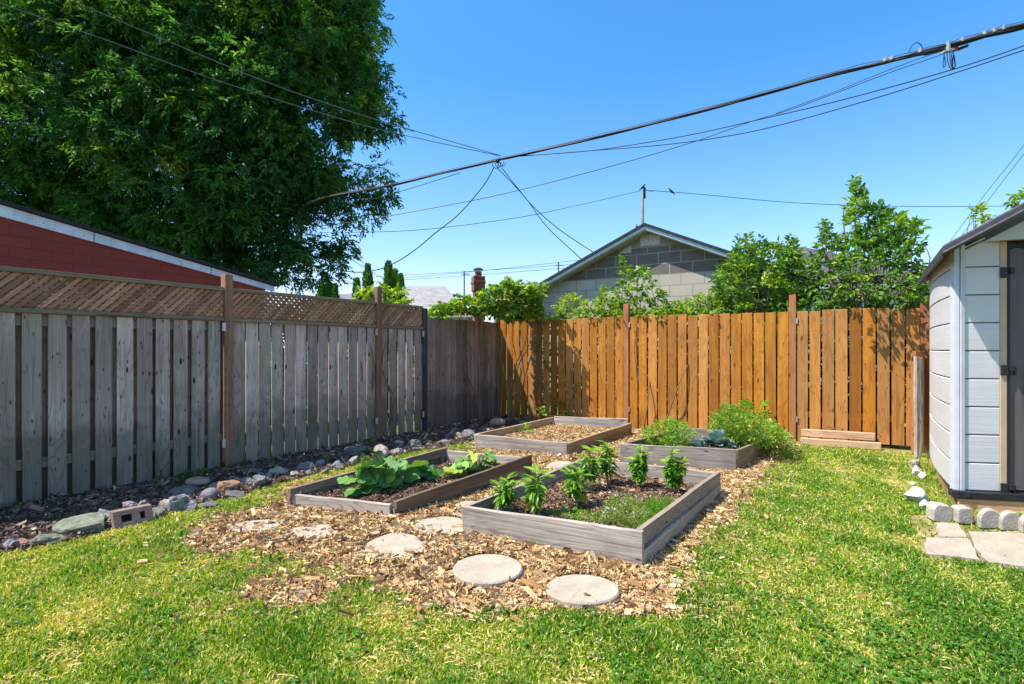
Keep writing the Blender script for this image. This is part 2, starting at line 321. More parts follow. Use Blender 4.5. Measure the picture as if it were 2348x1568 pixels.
# ------------------------------------------------------------ raised bed plan (corners: front left, front right, back right, back left; x, y, top z)
BEDS = {
 'front':  [(-.353, 3.886, .175), (.785, 3.23, .222), (1.87, 4.85, .21), (.735, 5.50, .20)],
 'left':   [(-1.872, 4.51, .152), (-.909, 4.217, .122), (.202, 5.59, .216), (-.766, 6.10, .20)],
 'back':   [(-.488, 7.14, .181), (.676, 6.618, .155), (1.815, 8.26, .18), (.651, 8.78, .20)],
 'right':  [(1.217, 6.10, .236), (2.39, 5.77, .232), (3.38, 7.05, .16), (2.21, 7.42, .20)],
}
def inbeds(x, y, grow=0.0):
    r = np.zeros(np.shape(x), bool)
    for c in BEDS.values():
        q = np.array([p[:2] for p in c]); m = q.mean(0); q = m+(q-m)*(1+grow); r |= inpoly(x, y, [tuple(p) for p in q])
    return r
# ------------------------------------------------------------ lawn: blades in one sheet of stuff
STONES = [  # stepping stones: px, py, rx, ry (photo pixels), kind
 (1118,1300,80,33,'r'),(1335,1347,84,33,'r'),(905,1250,72,29,'i'),(1010,1203,56,22,'i'),(712,1220,64,17,'b'),(588,1203,62,13,'b'),(1082,1160,46,12,'i'),(1290,1066,40,9,'i')]
def on_stone(x, y, k=1.0):
    px, py = topx(x, np.maximum(y, .3)); r = np.zeros(np.shape(x), bool)
    for (a, b_, c, d, t) in STONES: r |= ((px-a)/(c*k))**2+((py-b_)/(d*k))**2 < 1
    return r
def shed_side(x, y, off=0.0):               # true inside the shed footprint
    a = np.array([3.69, 4.50]); return ((x-a[0])*NR[0]+(y-a[1])*NR[1] > -off) & ((x-a[0])*D[0]+(y-a[1])*D[1] > -.05-off)
def lawn():
    n = 1300000
    y = 1.55*(9.8/1.55)**rng.random(n)**1.0; x = (rng.random(n)*2-1)*(y*1.05+.8)      # denser near the eye
    keep = rng.random(n) < np.clip(1.0-.04*(y-2), .35, 1)
    x, y = x[keep], y[keep]
    chip, mul = masks(x, y); yd = yard(x, y); back = ((x-FC[0])*D[0]+(y-FC[1])*D[1] < -.05)
    ok = yd & back & ~mul & ~inbeds(x, y, .04) & ~on_stone(x, y, .96) & ~shed_side(x, y, .02)
    px, py = topx(x, y); pv = inpoly(px, py, PAVE); r = rng.random(len(x))
    ok &= ~(pv & (r > .03)); dens = noise2(x, y, .8)+.6*noise2(x, y, .22)
    ok &= np.where(chip, (r < .03+.30*(noise2(x+9, y, .4) > .85)), r < np.clip(.66+.5*dens, .2, 1))
    x, y = x[ok], y[ok]; n = len(x)
    d = noise2(x+2, y, 1.1)+.5*noise2(x, y+4, .3); rn = rng.random(n)
    d = d+1.1*np.clip(noise2(x-4, y+6, .75)-.55, 0, 1); px, py = topx(x, y); clover = np.clip((px-1750)/600, 0, 1)*np.clip((py-1280)/200, 0, 1)
    val = np.clip(.45+.17*d+rng.normal(0, .24, n)-.30*clover+.10*(px < 900)*(py < 1450), 0, .999)
    val = np.where(rng.random(n) < .07, .97, val)
    L = (.016+.026*rng.random(n))*(1-.35*d.clip(-1, 1)); lean = rng.normal(0, .7, (n, 3))+.5*np.stack([noise2(x, y, .09), noise2(x+3, y+1, .08), 0*x], -1); lean[:, 2] = 1.0; ax = nrm(lean)
    up = nrm(np.stack([rng.normal(0, 1, n), rng.normal(0, 1, n), .3*rng.random(n)], -1)); wd = (.0042+.004*rng.random(n))*(1+.10*y)
    S = [leaves(np.stack([x, y, np.full(n, -.003)], -1), ax, up, L, wd, 'blade', val)]
    k = 60000; cy = 1.95*(9.0/1.95)**rng.random(k); cx = (rng.random(k)*2-1)*(cy*1.02+.15); c2, m2 = masks(cx, cy); qx, qy = topx(cx, cy)
    o = ~c2 & ~m2 & yard(cx, cy) & ~inbeds(cx, cy, .04) & ~shed_side(cx, cy, .03) & ~inpoly(qx, qy, PAVE) & (((cx-FC[0])*D[0]+(cy-FC[1])*D[1]) < -.05) & (rng.random(k) < .45+.4*noise2(cx+2, cy, .7)); cx, cy = cx[o], cy[o]; k = len(cx); fl = rng.normal(0, 1, (k, 3)); fl[:, 2] *= .12
    S.append(leaves(np.stack([cx, cy, .004+.014*rng.random(k)], -1), fl, rup(k, .4), .02+.035*rng.random(k), .003+.002*rng.random(k), 'blade', np.clip(rng.normal(.9, .07, k), .6, .999)))
    # broad clover and plantain leaves close to the ground
    k = 42000; cy = 2.0*(8.5/2.0)**rng.random(k); cx = (rng.random(k)*2-1)*(cy*1.0+.1); qx, qy = topx(cx, cy); w = noise2(cx+7, cy, .45)+1.1*np.clip((qx-1800)/400, 0, 1)*np.clip((qy-1250)/150, 0, 1)
    c2, m2 = masks(cx, cy); o = (w > .45) & ~c2 & ~m2 & yard(cx, cy) & ~inbeds(cx, cy, .04) & ~shed_side(cx, cy, .03) & ~on_stone(cx, cy) & ~inpoly(qx, qy, PAVE) & (((cx-FC[0])*D[0]+(cy-FC[1])*D[1]) < -.05)
    cx, cy = cx[o], cy[o]; k = len(cx)
    S.append(leaves(np.stack([cx, cy, .012+.02*rng.random(k)], -1), rdir(k)*[1, 1, .25], rup(k, .35), .016+.012*rng.random(k), .015+.008*rng.random(k), 'diamond', .05+.22*rng.random(k)))
    m = leafmat('lawn grass', [(0, (.03, .12, .010)), (.25, (.085, .22, .012)), (.5, (.20, .35, .015)), (.70, (.38, .44, .03)), (.86, (.62, .48, .13)), (1, (.74, .58, .30))], .36, .55)
    tag(leaf_obj('lawn_grass', m, None, S), 'short patchy green and straw yellow lawn grass around the raised beds', 'grass', kind='stuff')
    # neighbour's sunlit grass behind the left fence, glimpsed through the gaps and under the boards
    n = 26000; t = rng.uniform(-2, 9.5, n); w = rng.uniform(.06, 2.6, n)**1; o = FA+t[:, None]*D-w[:, None]*NR; L = .08+.22*rng.random(n)*np.where(w > .25, 1, .35)*np.where(t > 1.9, 1, .35)
    S = [leaves(np.stack([o[:, 0], o[:, 1], np.full(n, -.01)], -1), nrm(np.stack([rng.normal(0, .35, n), rng.normal(0, .35, n), np.ones(n)], -1)), rdir(n), L, .012, 'blade', .2+.5*rng.random(n))]
    tag(leaf_obj('tall_grass', m, None, S), 'long unmown grass on the neighbour side of the left fence, seen through the gaps', 'grass', kind='stuff')
lawn()
# ------------------------------------------------------------ wood chips and mulch
def chips():
    n = 330000; y = 2.6*(9.3/2.6)**rng.random(n); x = rng.uniform(-1.05, 1.05, n)*y*.75
    chip, mul = masks(x, y); near, _ = masks(x+rng.normal(0, .19, n), y+rng.normal(0, .19, n)); px, py = topx(x, y)
    ok = ((chip | (near & (rng.random(n) < .3))) | (rng.random(n) < .005)) & ~mul & yard(x, y) & ~inbeds(x, y, .0) & ~shed_side(x, y) & (((x-FC[0])*D[0]+(y-FC[1])*D[1]) < -.04)
    ok &= ~(inpoly(px, py, CHIP2) & ~inpoly(px, py, CHIP) & (rng.random(n) < .72)); ok &= rng.random(n) < np.clip(1.25+.5*noise2(x+4, y+2, .33), .25, 1)
    st = on_stone(x, y, .93); bur = on_stone(x, y, .93) & ((py < 1240) & (px < 800)); ok &= ~st | (bur & (rng.random(n) < .12+.3*noise2(x, y, .2))) | (rng.random(n) < .012)
    x, y, st = x[ok], y[ok], st[ok]; n = len(x); L = np.clip(rng.lognormal(-4.05, .55, n), .007, .08)
    z = np.abs(noise2(x, y, .25))*.012+rng.random(n)*.012+np.where(st, .016, 0)
    ax = rng.normal(0, 1, (n, 3)); ax[:, 2] *= .22
    m, nt, b = newmat('wood chips'); V, S = attr(nt); c = ramp(nt, [(0, (.08, .036, .012)), (.2, (.25, .12, .04)), (.45, (.47, .27, .10)), (.72, (.68, .46, .21)), (.93, (.82, .65, .38)), (1, (.36, .29, .2))], S[2])
    g1 = tex(nt, vmul(nt, V, (9, 1.5, 40)), 1, 2); c = mixc(nt, ramp(nt, [(.4, (0, 0, 0)), (.7, (.5, .5, .5))], g1), c, (.2, .1, .05)); nt.links.new(c, b.inputs['Base Color']); b.inputs['Roughness'].default_value = .85
    tone = np.clip(rng.normal(.56, .27, n)+.12*noise2(x, y, .5), 0, 1)
    M['chips'] = m
    tag(leaf_obj('wood_chips', m, None, [leaves(np.stack([x, y, z], -1), ax, rup(n, .5), L, .002+.004*rng.random(n)**1.5, 'chip', tone)]), 'tan wood chip mulch spread around the raised beds and stepping stones', 'wood chips', kind='stuff')
    n = 70000; t = rng.uniform(-1.5, 7.6, n); w = rng.uniform(-.02, 1.5, n); o = FA+t[:, None]*D+w[:, None]*NR; x, y = o[:, 0], o[:, 1]; _, mul = masks(x, np.maximum(y, .5)); ok = mul & (y > 1.5); x, y = x[ok], y[ok]; n = len(x)
    L = np.clip(rng.lognormal(-3.7, .5, n), .01, .10); ax = rng.normal(0, 1, (n, 3)); ax[:, 2] *= .3
    m, nt, b = newmat('dark mulch'); V, S = attr(nt); c = ramp(nt, [(0, (.035, .02, .012)), (.5, (.13, .075, .05)), (.85, (.26, .165, .115)), (1, (.48, .37, .28))], S[2]); nt.links.new(c, b.inputs['Base Color']); b.inputs['Roughness'].default_value = .8
    M['mulch'] = m
    tag(leaf_obj('dark_mulch', m, None, [leaves(np.stack([x, y, .004+.022*rng.random(n)], -1), ax, rup(n, .6), L, .0025+.004*rng.random(n), 'chip', rng.random(n)**1.3)]), 'dark brown shredded mulch strip in shade along the left fence', 'mulch', kind='stuff')
chips()
def decor():   # small yellow-green weeds at the foot of the left fence and ground ivy
    n = 5200; t = rng.uniform(-1.5, 6.8, n); w = np.abs(rng.normal(0, .05, n))+.02; w2 = rng.random(n) < .0; o = FA+t[:, None]*D+w[:, None]*NR; k = noise2(o[:, 0], o[:, 1], .5) > .15; o = o[k]; n = len(o)
    m = leafmat('fence foot weeds', [(0, (.06, .14, .015)), (1, (.22, .28, .03))], .4)
    tag(leaf_obj('creeping_weeds', m, None, [leaves(np.stack([o[:, 0], o[:, 1], .01+.03*rng.random(n)], -1), rdir(n), rup(n), .02+.015*rng.random(n), .016, 'diamond')]), 'low creeping weeds at the foot of the left fence boards', 'weeds', kind='stuff')
decor()
# ------------------------------------------------------------ fences
def grey_fence():
    f = empty('lattice_fence', v3(FA), AD, 'weathered gray board fence topped by a diagonal lattice strip, left side of yard', 'fence')
    # local frame: x along the fence, -y towards the yard, z up
    posts = [along(p, FA, FC) for p in (517, 862, 968)]; tops = (2.115, 2.19, 1.94)
    edges = [posts[0]-2.44]+posts; pw = .089
    for i, (x, zt) in enumerate(zip(edges, (2.12,)+tops)):
        m = MB(); m.box((x-pw/2, -.075, -.1), (0, 0, zt+.1), (pw, 0, 0), (0, pw, 0), jit=.001)
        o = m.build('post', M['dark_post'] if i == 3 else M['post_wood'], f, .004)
        for zz in (1.50, .24):
            if i in (1, 2, 3):
                b = MB(); b.box((x-pw/2-.03, -.078, zz), (.0, 0, .09), (.035, 0, 0), (0, .02, 0)); b.build('bracket', M['metal'], o, .002)
    for i in range(3):
        x0, x1 = edges[i]+pw/2, edges[i+1]-pw/2; m = MB(); pitch = (x1-x0)/round((x1-x0)/.163)
        for k in range(round((x1-x0)/pitch)):
            w = (.124 if i == 0 else .136)+.010*random.random(); xa = x0+k*pitch+.006+.008*random.random(); z0 = .015+.03*random.random()
            tw = random.uniform(-.006, .006)
            m.board((xa, -.03+random.uniform(-.004, .004), z0), (xa+tw, -.03+random.uniform(-.006, .004), 1.605), (w, 0, 0), (0, .017, 0), jit=.0008, seg=5)
        m.build('board_panel', M['gray_wood'], f, .002)
        for zz in (.30, 1.50): m = MB(); m.box((x0, -.008, zz), (x1-x0, 0, 0), (0, 0, .089), (0, .038, 0)); m.build('back_rail', M['rail_wood'], f, .003)
        if i == 0:
            m = MB()
            for k in range(round((x1-x0)/pitch)): m.board((x0+k*pitch+.10, .032, .02), (x0+k*pitch+.10, .032, 1.6), (.12, 0, 0), (0, .017, 0), seg=2)
            m.build('rear_board_panel', M['panel_wood'], f)
        m = MB(); m.box((x0, -.062, 1.607), (x1-x0, 0, 0), (0, 0, .038), (0, .089, 0)); m.build('middle_rail', M['rail_wood'], f, .004)
        m = MB(); m.box((x0, -.062, 1.935), (x1-x0, 0, 0), (0, 0, .038), (0, .089, 0)); m.build('top_rail', M['rail_wood'], f, .004)
        m = MB(); z0, z1 = 1.647, 1.934; h = z1-z0; x = x0-h; p = .070; wd = .0450
        while x < x1:
            # strips leaning right in front, left behind, cut off at the posts
            for (ya, sgn) in ((-.036, 1), (-.026, -1)):
                q = [(x, 0), (x+wd, 0), (x+wd+h, h), (x+h, h)] if sgn > 0 else [(x+h, 0), (x+wd+h, 0), (x+wd, h), (x, h)]
                q = clipx(q, x0, x1)
                if len(q) > 2:
                    r = random.random(); poly = [(a, ya, z0+b) for a, b in q]
                    n = len(poly); Vv = np.array(poly+[(a, ya+.008, c) for a, _, c in poly]); 
                    g = [((a+sgn*(c-z0))/1.41+r*7, (a-sgn*(c-z0))/1.41+r*13, r) for a, _, c in Vv]
                    fs = [tuple(range(n)), tuple(range(2*n-1, n-1, -1))]+[(i2, n+i2, n+(i2+1) % n, (i2+1) % n) for i2 in range(n)]
                    m.add(Vv, fs, g)
            x += p
        m.build('lattice_panel', M['lattice_wood'], f)
def clipx(q, a, b):
    for lim, s in ((a, 1), (b, -1)):
        out = []
        for i in range(len(q)):
            p, r = q[i-1], q[i]; ip, ir = s*(p[0]-lim) >= 0, s*(r[0]-lim) >= 0
            if ip != ir: t = (lim-p[0])/(r[0]-p[0]); out.append((lim, p[1]+t*(r[1]-p[1])))
            if ir: out.append(r)
        q = out
        if not q: return []
    return q
grey_fence()
def corner_panel():
    f = empty('board_fence', v3(FA), AD, 'short dark gray close-boarded fence panel under the vine in the yard corner', 'fence')
    x0, x1 = along(968, FA, FC)+.05, np.linalg.norm(FC-FA)-.06; m = MB(); x = x0
    while x < x1-.05:
        w = min(random.choice((.10, .12, .14)), x1-x); m.board((x, -.05, .02+.03*random.random()), (x+random.uniform(-.004, .004), -.05, 1.80+random.uniform(-.012, .012)), (w-.006, 0, 0), (0, .018, 0), jit=.001, seg=5); x += w
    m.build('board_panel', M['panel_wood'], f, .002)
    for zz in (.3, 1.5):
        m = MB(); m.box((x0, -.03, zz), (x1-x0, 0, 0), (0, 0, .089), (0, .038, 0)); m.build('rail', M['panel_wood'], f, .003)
corner_panel()
def brown_fence():
    f = empty('stained_fence', v3(FC), AE, 'orange-brown stained vertical board fence closing the back of the yard', 'fence')
    # local: x along, +y is away from the yard
    px = [1143, 1437, 1817, 2119]; xs = [along(p, FC, FE) for p in px]+[]; xs.append(xs[-1]+2.4); tops = (1.86, 2.05, 2.075, 1.9, 1.9); pw = .089
    for i, (x, zt) in enumerate(zip(xs, tops)):
        m = MB(); m.box((x-pw/2, -.06, -.1), (0, 0, zt+.1), (pw, 0, 0), (0, pw, 0), jit=.001); o = m.build('post', M['post_wood'] if i == 0 else M['stain_post'], f, .004)
        if i in (1, 2):
            for zz in (1.66, .27):
                b = MB(); b.box((x+pw/2+.001, -.058, zz), (0, 0, .075), (.02, 0, 0), (0, .03, 0)); b.build('bracket', M['metal'], o, .002)
    for i in range(4):
        x0, x1 = xs[i]+pw/2, xs[i+1]-pw/2; n = round((x1-x0)/.155); p = (x1-x0)/n; m = MB()
        for k in range(n):
            gap = .014+.013*random.random(); xa = x0+k*p+gap/2; tw = random.uniform(-.005, .005); top = 1.835+random.uniform(-.012, .012)+.01*math.sin(k*.5)
            z0 = .045 if i == 2 and k > n-4 else .0
            m.board((xa, -.04+random.uniform(-.004, .004), z0), (xa+tw, -.04+random.uniform(-.005, .005), top), (p-gap, 0, 0), (0, .018, 0), jit=.0008, seg=5)
        m.build('board_panel', M['stain_wood'], f, .003)
        for zz in (.34, 1.56): m = MB(); m.box((x0, -.019, zz), (x1-x0, 0, 0), (0, 0, .089), (0, .038, 0)); m.build('back_rail', M['stain_wood'], f, .003)
brown_fence()
# ------------------------------------------------------------ raised beds
soil_m = rough_mat('bed soil', (.02, .012, .01), (.085, .05, .038), 28, .95, 1.0, .03, spots=(.2, .12, .08))
def raised_bed(key, label, side_mat, front_mat, back_top=None, front_top=None, soil_z=.09, soil=None, rot=None):
    c = BEDS[key]; FL, FR, BR, BL = (np.array(p) for p in c); o = np.array([*((FL+BR)/2)[:2], 0]); loc = lambda p, z: np.array([p[0], p[1], z])-o
    b = empty('raised_bed', o, 0, label, 'garden bed', 'raised garden beds made of weathered boards')
    ins = (FL[:2]+BR[:2])/2
    th = .038
    def side(p, q, zp, zq, mat, ext=.0, tiers=2, name='side_board', inward=None):
        d = nrm((q-p)[:2]); nn = np.array([-d[1], d[0]]);  nn = nn if np.dot(nn, ins-p[:2]) > 0 else -nn
        L = np.linalg.norm((q-p)[:2]); a0 = p[:2]-d*ext; a1 = q[:2]+d*ext; mb = MB()
        for k in range(tiers):
            f0, f1 = (k/tiers, (k+1)/tiers); g = .004 if k else 0
            lo = lambda z: -.03+(z+.03)*f0*1.12+g if k else -.03
            hi = lambda z: (z+.03)*f1*(1.12 if k == 0 and tiers > 1 else 1)-.03
            V, gg, fs = [], [], []; seg = 12; r = random.random(); off = random.choice((-.012, .012)) if k else 0
            for i in range(seg+1):
                t = i/seg; w = a0+(a1-a0)*t; zt = zp+(zq-zp)*t; bow = .006*math.sin(3.1*t+r*6)+off
                for (zz, tt) in ((lo(zt), 0), (hi(zt)+.003*math.sin(9*t+r*9), 0), (hi(zt)+.003*math.sin(9*t+r*9), th), (lo(zt), th)):
                    q2 = w+nn*(tt+bow); V.append([q2[0]-o[0], q2[1]-o[1], zz+random.uniform(-.001, .001)]); 
                h = hi(zt)-lo(zt); gg += [(t*L+r*7, r*13, r), (t*L+r*7, h+r*13, r), (t*L+r*7, h+th+r*13, r), (t*L+r*7, 2*h+th+r*13, r)]
            for i in range(seg):
                for j in range(4): fs.append((4*i+j, 4*i+(j+1) % 4, 4*i+4+(j+1) % 4, 4*i+4+j))
            fs += [(3, 2, 1, 0), (4*seg, 4*seg+1, 4*seg+2, 4*seg+3)]; mb.add(V, fs, gg)
        return mb.build(name, mat, b, .004)
    side(FL, BL, FL[2], BL[2], side_mat); side(FR, BR, FR[2], BR[2], side_mat)
    dfr = nrm((FR-FL)[:2]); fin = v3(dfr*.041); bt = back_top or (BL[2]-.03, BR[2]-.03); ft = front_top or (FL[2]+.003, FR[2]+.003)
    out = nrm((FL-BL)[:2])*.012
    if key in ('front', 'back', 'right'):
        side(FL+v3(out), FR+v3(out), ft[0], ft[1], front_mat, -.002, 1, 'end_board')
    else: side(FL+fin, FR-fin, ft[0], ft[1], front_mat, -.002, 1, 'end_board')
    side(BL+fin, BR-fin, bt[0], bt[1], front_mat, 0, 1, 'end_board')
    # corner stakes inside
    for p in (FL, FR, BR, BL):
        q = p[:2]+(ins-p[:2])*.085; mb = MB(); mb.box((q[0]-o[0]-.02, q[1]-o[1]-.02, -.02), (0, 0, min(p[2], .17)-.02), (.04, 0, 0), (0, .04, 0)); mb.build('corner_stake', side_mat, b, .003)
    # soil, heaped a little
    n = 22; V, gg = [], []
    for i in range(n+1):
        for j in range(n+1):
            s, t = .02+.96*i/n, .02+.96*j/n; q = (FL*(1-s)+FR*s)*(1-t)+(BL*(1-s)+BR*s)*t
            V.append([q[0]-o[0], q[1]-o[1], soil_z+.012*noise2(q[0], q[1], .3)+.006*noise2(q[0], q[1], .1)-.015]); gg.append((s, t, 0))
    fs = [(i*(n+1)+j, (i+1)*(n+1)+j, (i+1)*(n+1)+j+1, i*(n+1)+j+1) for i in range(n) for j in range(n)]; mb = MB(); mb.add(V, fs, gg)
    so = mb.build('soil', soil or soil_m, b, smooth=True)
    # loose mulch on the soil
    def litter(cnt, mat, tone, name, zz=0.0):
        s, t = rng.uniform(.05, .95, cnt), rng.uniform(.04, .96, cnt); q = (FL*(1-s[:, None])+FR*s[:, None])*(1-t[:, None])+(BL*(1-s[:, None])+BR*s[:, None])*t[:, None]
        z = soil_z+.012*noise2(q[:, 0], q[:, 1], .3)-.005+.012*rng.random(cnt)+zz; ax = rng.normal(0, 1, (cnt, 3)); ax[:, 2] *= .25
        return tag(leaf_obj(name, mat, b, [leaves(np.stack([q[:, 0], q[:, 1], z], -1)-o, ax, rup(cnt), np.clip(rng.lognormal(-4.0, .45, cnt), .008, .06), .0025+.004*rng.random(cnt), 'chip', tone(cnt))]), kind='stuff')
    return b, o, litter
b1, o1, lit = raised_bed('front', 'nearest raised bed, silver-gray boards, holding pepper plants, two basil plants and a herb patch', M['bed_wood'], M['bed_wood'], back_top=(.20, .205))
ml = newmat('bed mulch'); M['bed_mulch'] = ml[0]; _V, _S = attr(ml[1]); ml[1].links.new(ramp(ml[1], [(0, (.04, .018, .01)), (.5, (.15, .08, .045)), (.85, (.30, .17, .10)), (1, (.5, .34, .22))], _S[2]), ml[2].inputs['Base Color']); ml[2].inputs['Roughness'].default_value = .9
lit(9000, M['bed_mulch'], lambda c: np.clip(rng.normal(.65, .25, c), 0, 1), 'soil_mulch')
b2, o2, lit = raised_bed('left', 'brownish two-tier raised bed with big-leaved squash plants, nearest the lattice fence', M['bed_side'], M['bed_wood'], front_top=(.098, .095), soil_z=.055)
lit(8000, M['bed_mulch'], lambda c: np.clip(rng.normal(.5, .25, c), 0, 1), 'soil_mulch')
b3, o3, lit = raised_bed('back', 'far raised bed nearly empty of plants, filled with tan wood chips', M['bed_gold'], M['bed_wood'], back_top=(.218, .242), soil_z=.09)
lit(12000, M['chips'], lambda c: np.clip(rng.normal(.5, .2, c), 0, 1), 'bed_chips')
b4, o4, lit = raised_bed('right', 'raised bed by the orange fence overgrown with kale and a sprawling bush', M['bed_side'], M['bed_wood'], back_top=(.235, .22), soil_z=.09)
lit(1500, M['mulch'], lambda c: rng.random(c), 'soil_mulch')
# ------------------------------------------------------------ stepping stones
stone_m = rough_mat('pale concrete', (.30, .245, .185), (.41, .35, .27), 9, .9, .7, .008, spots=(.21, .165, .12))
def step_stone(px, py, rx, ry, kind, label):
    z = .02 if kind != 'r' else .042; c = G(px, py, z); k = c[1]/F; ra = rx*k; rb = ry*c[1]**2/F/(H-z); n = 40
    top, mid, bot = [], [], []; ph = rng.uniform(0, 6, 4)
    for i in range(n):
        a = 2*math.pi*i/n; w = 1.0 if kind == 'r' else 1+.07*math.sin(2*a+ph[0])+.06*math.sin(3*a+ph[1])+.03*math.sin(7*a+ph[2])+(.09*math.sin(5*a+ph[3]) if kind == 'b' else 0)
        x, y = ra*w*math.cos(a), rb*w*math.sin(a); top.append((x*.965, y*.965, z)); mid.append((x, y, z-.008)); bot.append((x*1.01, y*1.01, -.03))
    V = np.array([(0, 0, z+.001)]+[(x*.5, y*.5, z+.001) for x, y, _ in top]+top+mid+bot); q = lambda r, i: 1+r*n+i % n
    f3 = [(0, q(0, i), q(0, i+1)) for i in range(n)]; f4 = [(q(r, i), q(r+1, i), q(r+1, i+1), q(r, i+1)) for r in range(3) for i in range(n)]
    V[:, 2] += noise2(V[:, 0]+c[0], V[:, 1]+c[1], .12)*.0015
    me = mesh_fast('stepping_stone', V, [np.array(f3), np.array(f4)], np.zeros_like(V)); me.materials.append(stone_m); o = link('stepping_stone', me); o.location = (c[0], c[1], 0)
    tag(o, label, 'stepping stone', 'pale concrete stepping stones')
for s, l in zip(STONES, ('round pale stepping stone in front of the nearest bed, its whole rim free of chips', 'round thick-edged stepping stone nearest the camera, at the lawn edge', 'irregular pale stepping stone between the two middle stones, just left of the clear round one',
    'irregular stepping stone beside the left end of the nearest bed front board', 'stepping stone half covered by chips in front of the squash bed', 'leftmost stepping stone, almost buried in chips and grass',
    'small stepping stone between the squash bed and the nearest bed', 'farthest stepping stone, tucked against the left side board of the nearest bed')): step_stone(*s, l)
# ------------------------------------------------------------ border stones along the left fence
def rock(name, c, size, rot, mat, label, cat='stone', group=None, kind='rough', seed=0, tilt=0.0):
    r = np.random.default_rng(seed); import bmesh
    bm = bmesh.new(); bmesh.ops.create_icosphere(bm, subdivisions=4 if kind == 'smooth' else 3, radius=1); V = np.array([v.co[:] for v in bm.verts])
    if kind == 'smooth': d = 1+.05*np.sin(V[:, 0]*3+seed)+.04*np.sin(V[:, 1]*4+seed); V = V*d[:, None]
    else:
        for _ in range(11 if kind != 'slab' else 7):    # chop flat facets off the ball
            nn = nrm(r.normal(0, 1, 3)); k = r.uniform(.5, .8); s = V@nn; V = V-np.where(s > k, s-k, 0)[:, None]*nn
        if kind == 'slab':
            V = np.sign(V)*np.abs(V)**.55; m_ = np.abs(V).max(0); V = V/m_
        V = V*(1+.045*r.normal(0, 1, len(V)))[:, None]
    for v, p in zip(bm.verts, V): v.co = p*np.array(size)/2
    me = bpy.data.meshes.new(name); bm.to_mesh(me); bm.free(); me.materials.append(mat)
    o = bpy.data.objects.new(name, me); scene.collection.objects.link(o); o.location = tuple(c); o.rotation_euler = (tilt, r.uniform(-.15, .15), rot)
    if kind == 'smooth': me.polygons.foreach_set('use_smooth', [True]*len(me.polygons))
    return tag(o, label, cat, group)
RC = {'blue': ((.11, .115, .12), (.24, .245, .25)), 'green': ((.085, .10, .07), (.23, .24, .18)), 'red': ((.24, .11, .09), (.38, .21, .17)), 'tan': ((.20, .15, .10), (.36, .28, .20)),
      'purple': ((.15, .12, .13), (.26, .22, .23)), 'brown': ((.18, .10, .06), (.32, .19, .12)), 'grey': ((.14, .135, .125), (.32, .30, .28)), 'pale': ((.20, .18, .14), (.42, .37, .31)), 'dark': ((.07, .07, .07), (.16, .16, .15))}
RM = {k: rough_mat(k+' rock', a, b, 14, .9, .9, .012, spots=tuple(min(1, x*1.5) for x in b)) for k, (a, b) in RC.items()}
# x, y (zoomed source crop), width, height, colour, kind, label ; crop origin and scale below
R1 = [(45,1120,120,120,'blue','rough','blue-gray rock at the left picture edge, first of the border stones'),(155,1108,100,60,'red','rough','small reddish rock beside the first blue-gray border rock'),(320,1085,240,110,'green','rough','long low greenish rock just left of the squared slab'),
 (600,985,320,130,'green','slab','long squared gray-green slab lying left of the hollow brick'),(830,895,220,120,'grey','rough','big angular green-gray rock behind the hollow brick left end'),(1035,830,120,60,'purple','rough','small purple-gray rock peeping over the hollow brick'),
 (1165,805,110,90,'green','rough','green rock behind the right end of the hollow brick'),(1250,860,150,120,'green','rough','dark green rock touching the right end of the hollow brick'),(1330,805,120,125,'pale','rough','pale olive-gray block with a flat top among the green rocks'),
 (1440,790,125,150,'blue','slab','tall leaning gray slab right of the pale olive block'),(1530,805,140,90,'blue','rough','flat tilted blue slab leaning on the tall slab'),(1480,690,220,85,'dark','smooth','dark mossy flat boulder below the tan pebble'),
 (1600,640,160,60,'tan','smooth','smooth tan oval pebble on top of the dark mossy boulder'),(1700,705,120,100,'purple','smooth','round pinkish cobble beside the dark mossy boulder'),(1770,650,150,80,'purple','rough','flat purple-brown rock above the pinkish cobble'),
 (1855,650,160,95,'brown','slab','orange-brown stone lying next to the pinkish cobble'),(1885,580,110,55,'red','rough','small rusty rock under the fern-like weed'),(1995,595,120,110,'grey','rough','gray speckled rock right of the rusty stones'),
 (2110,620,120,90,'blue','rough','blue-gray rock with a clover sprig'),(1900,715,170,60,'dark','rough','low dark rock half sunk at the lawn edge'),(1680,790,180,50,'dark','rough','flat dark stone almost buried by lawn'),
 (2185,560,100,60,'blue','rough','small bluish wedge next to the split pale rock'),(2260,525,150,75,'pale','rough','pale split rock below the fence post'),(2060,520,140,50,'dark','rough','dark flat rock close to the fence post foot')]
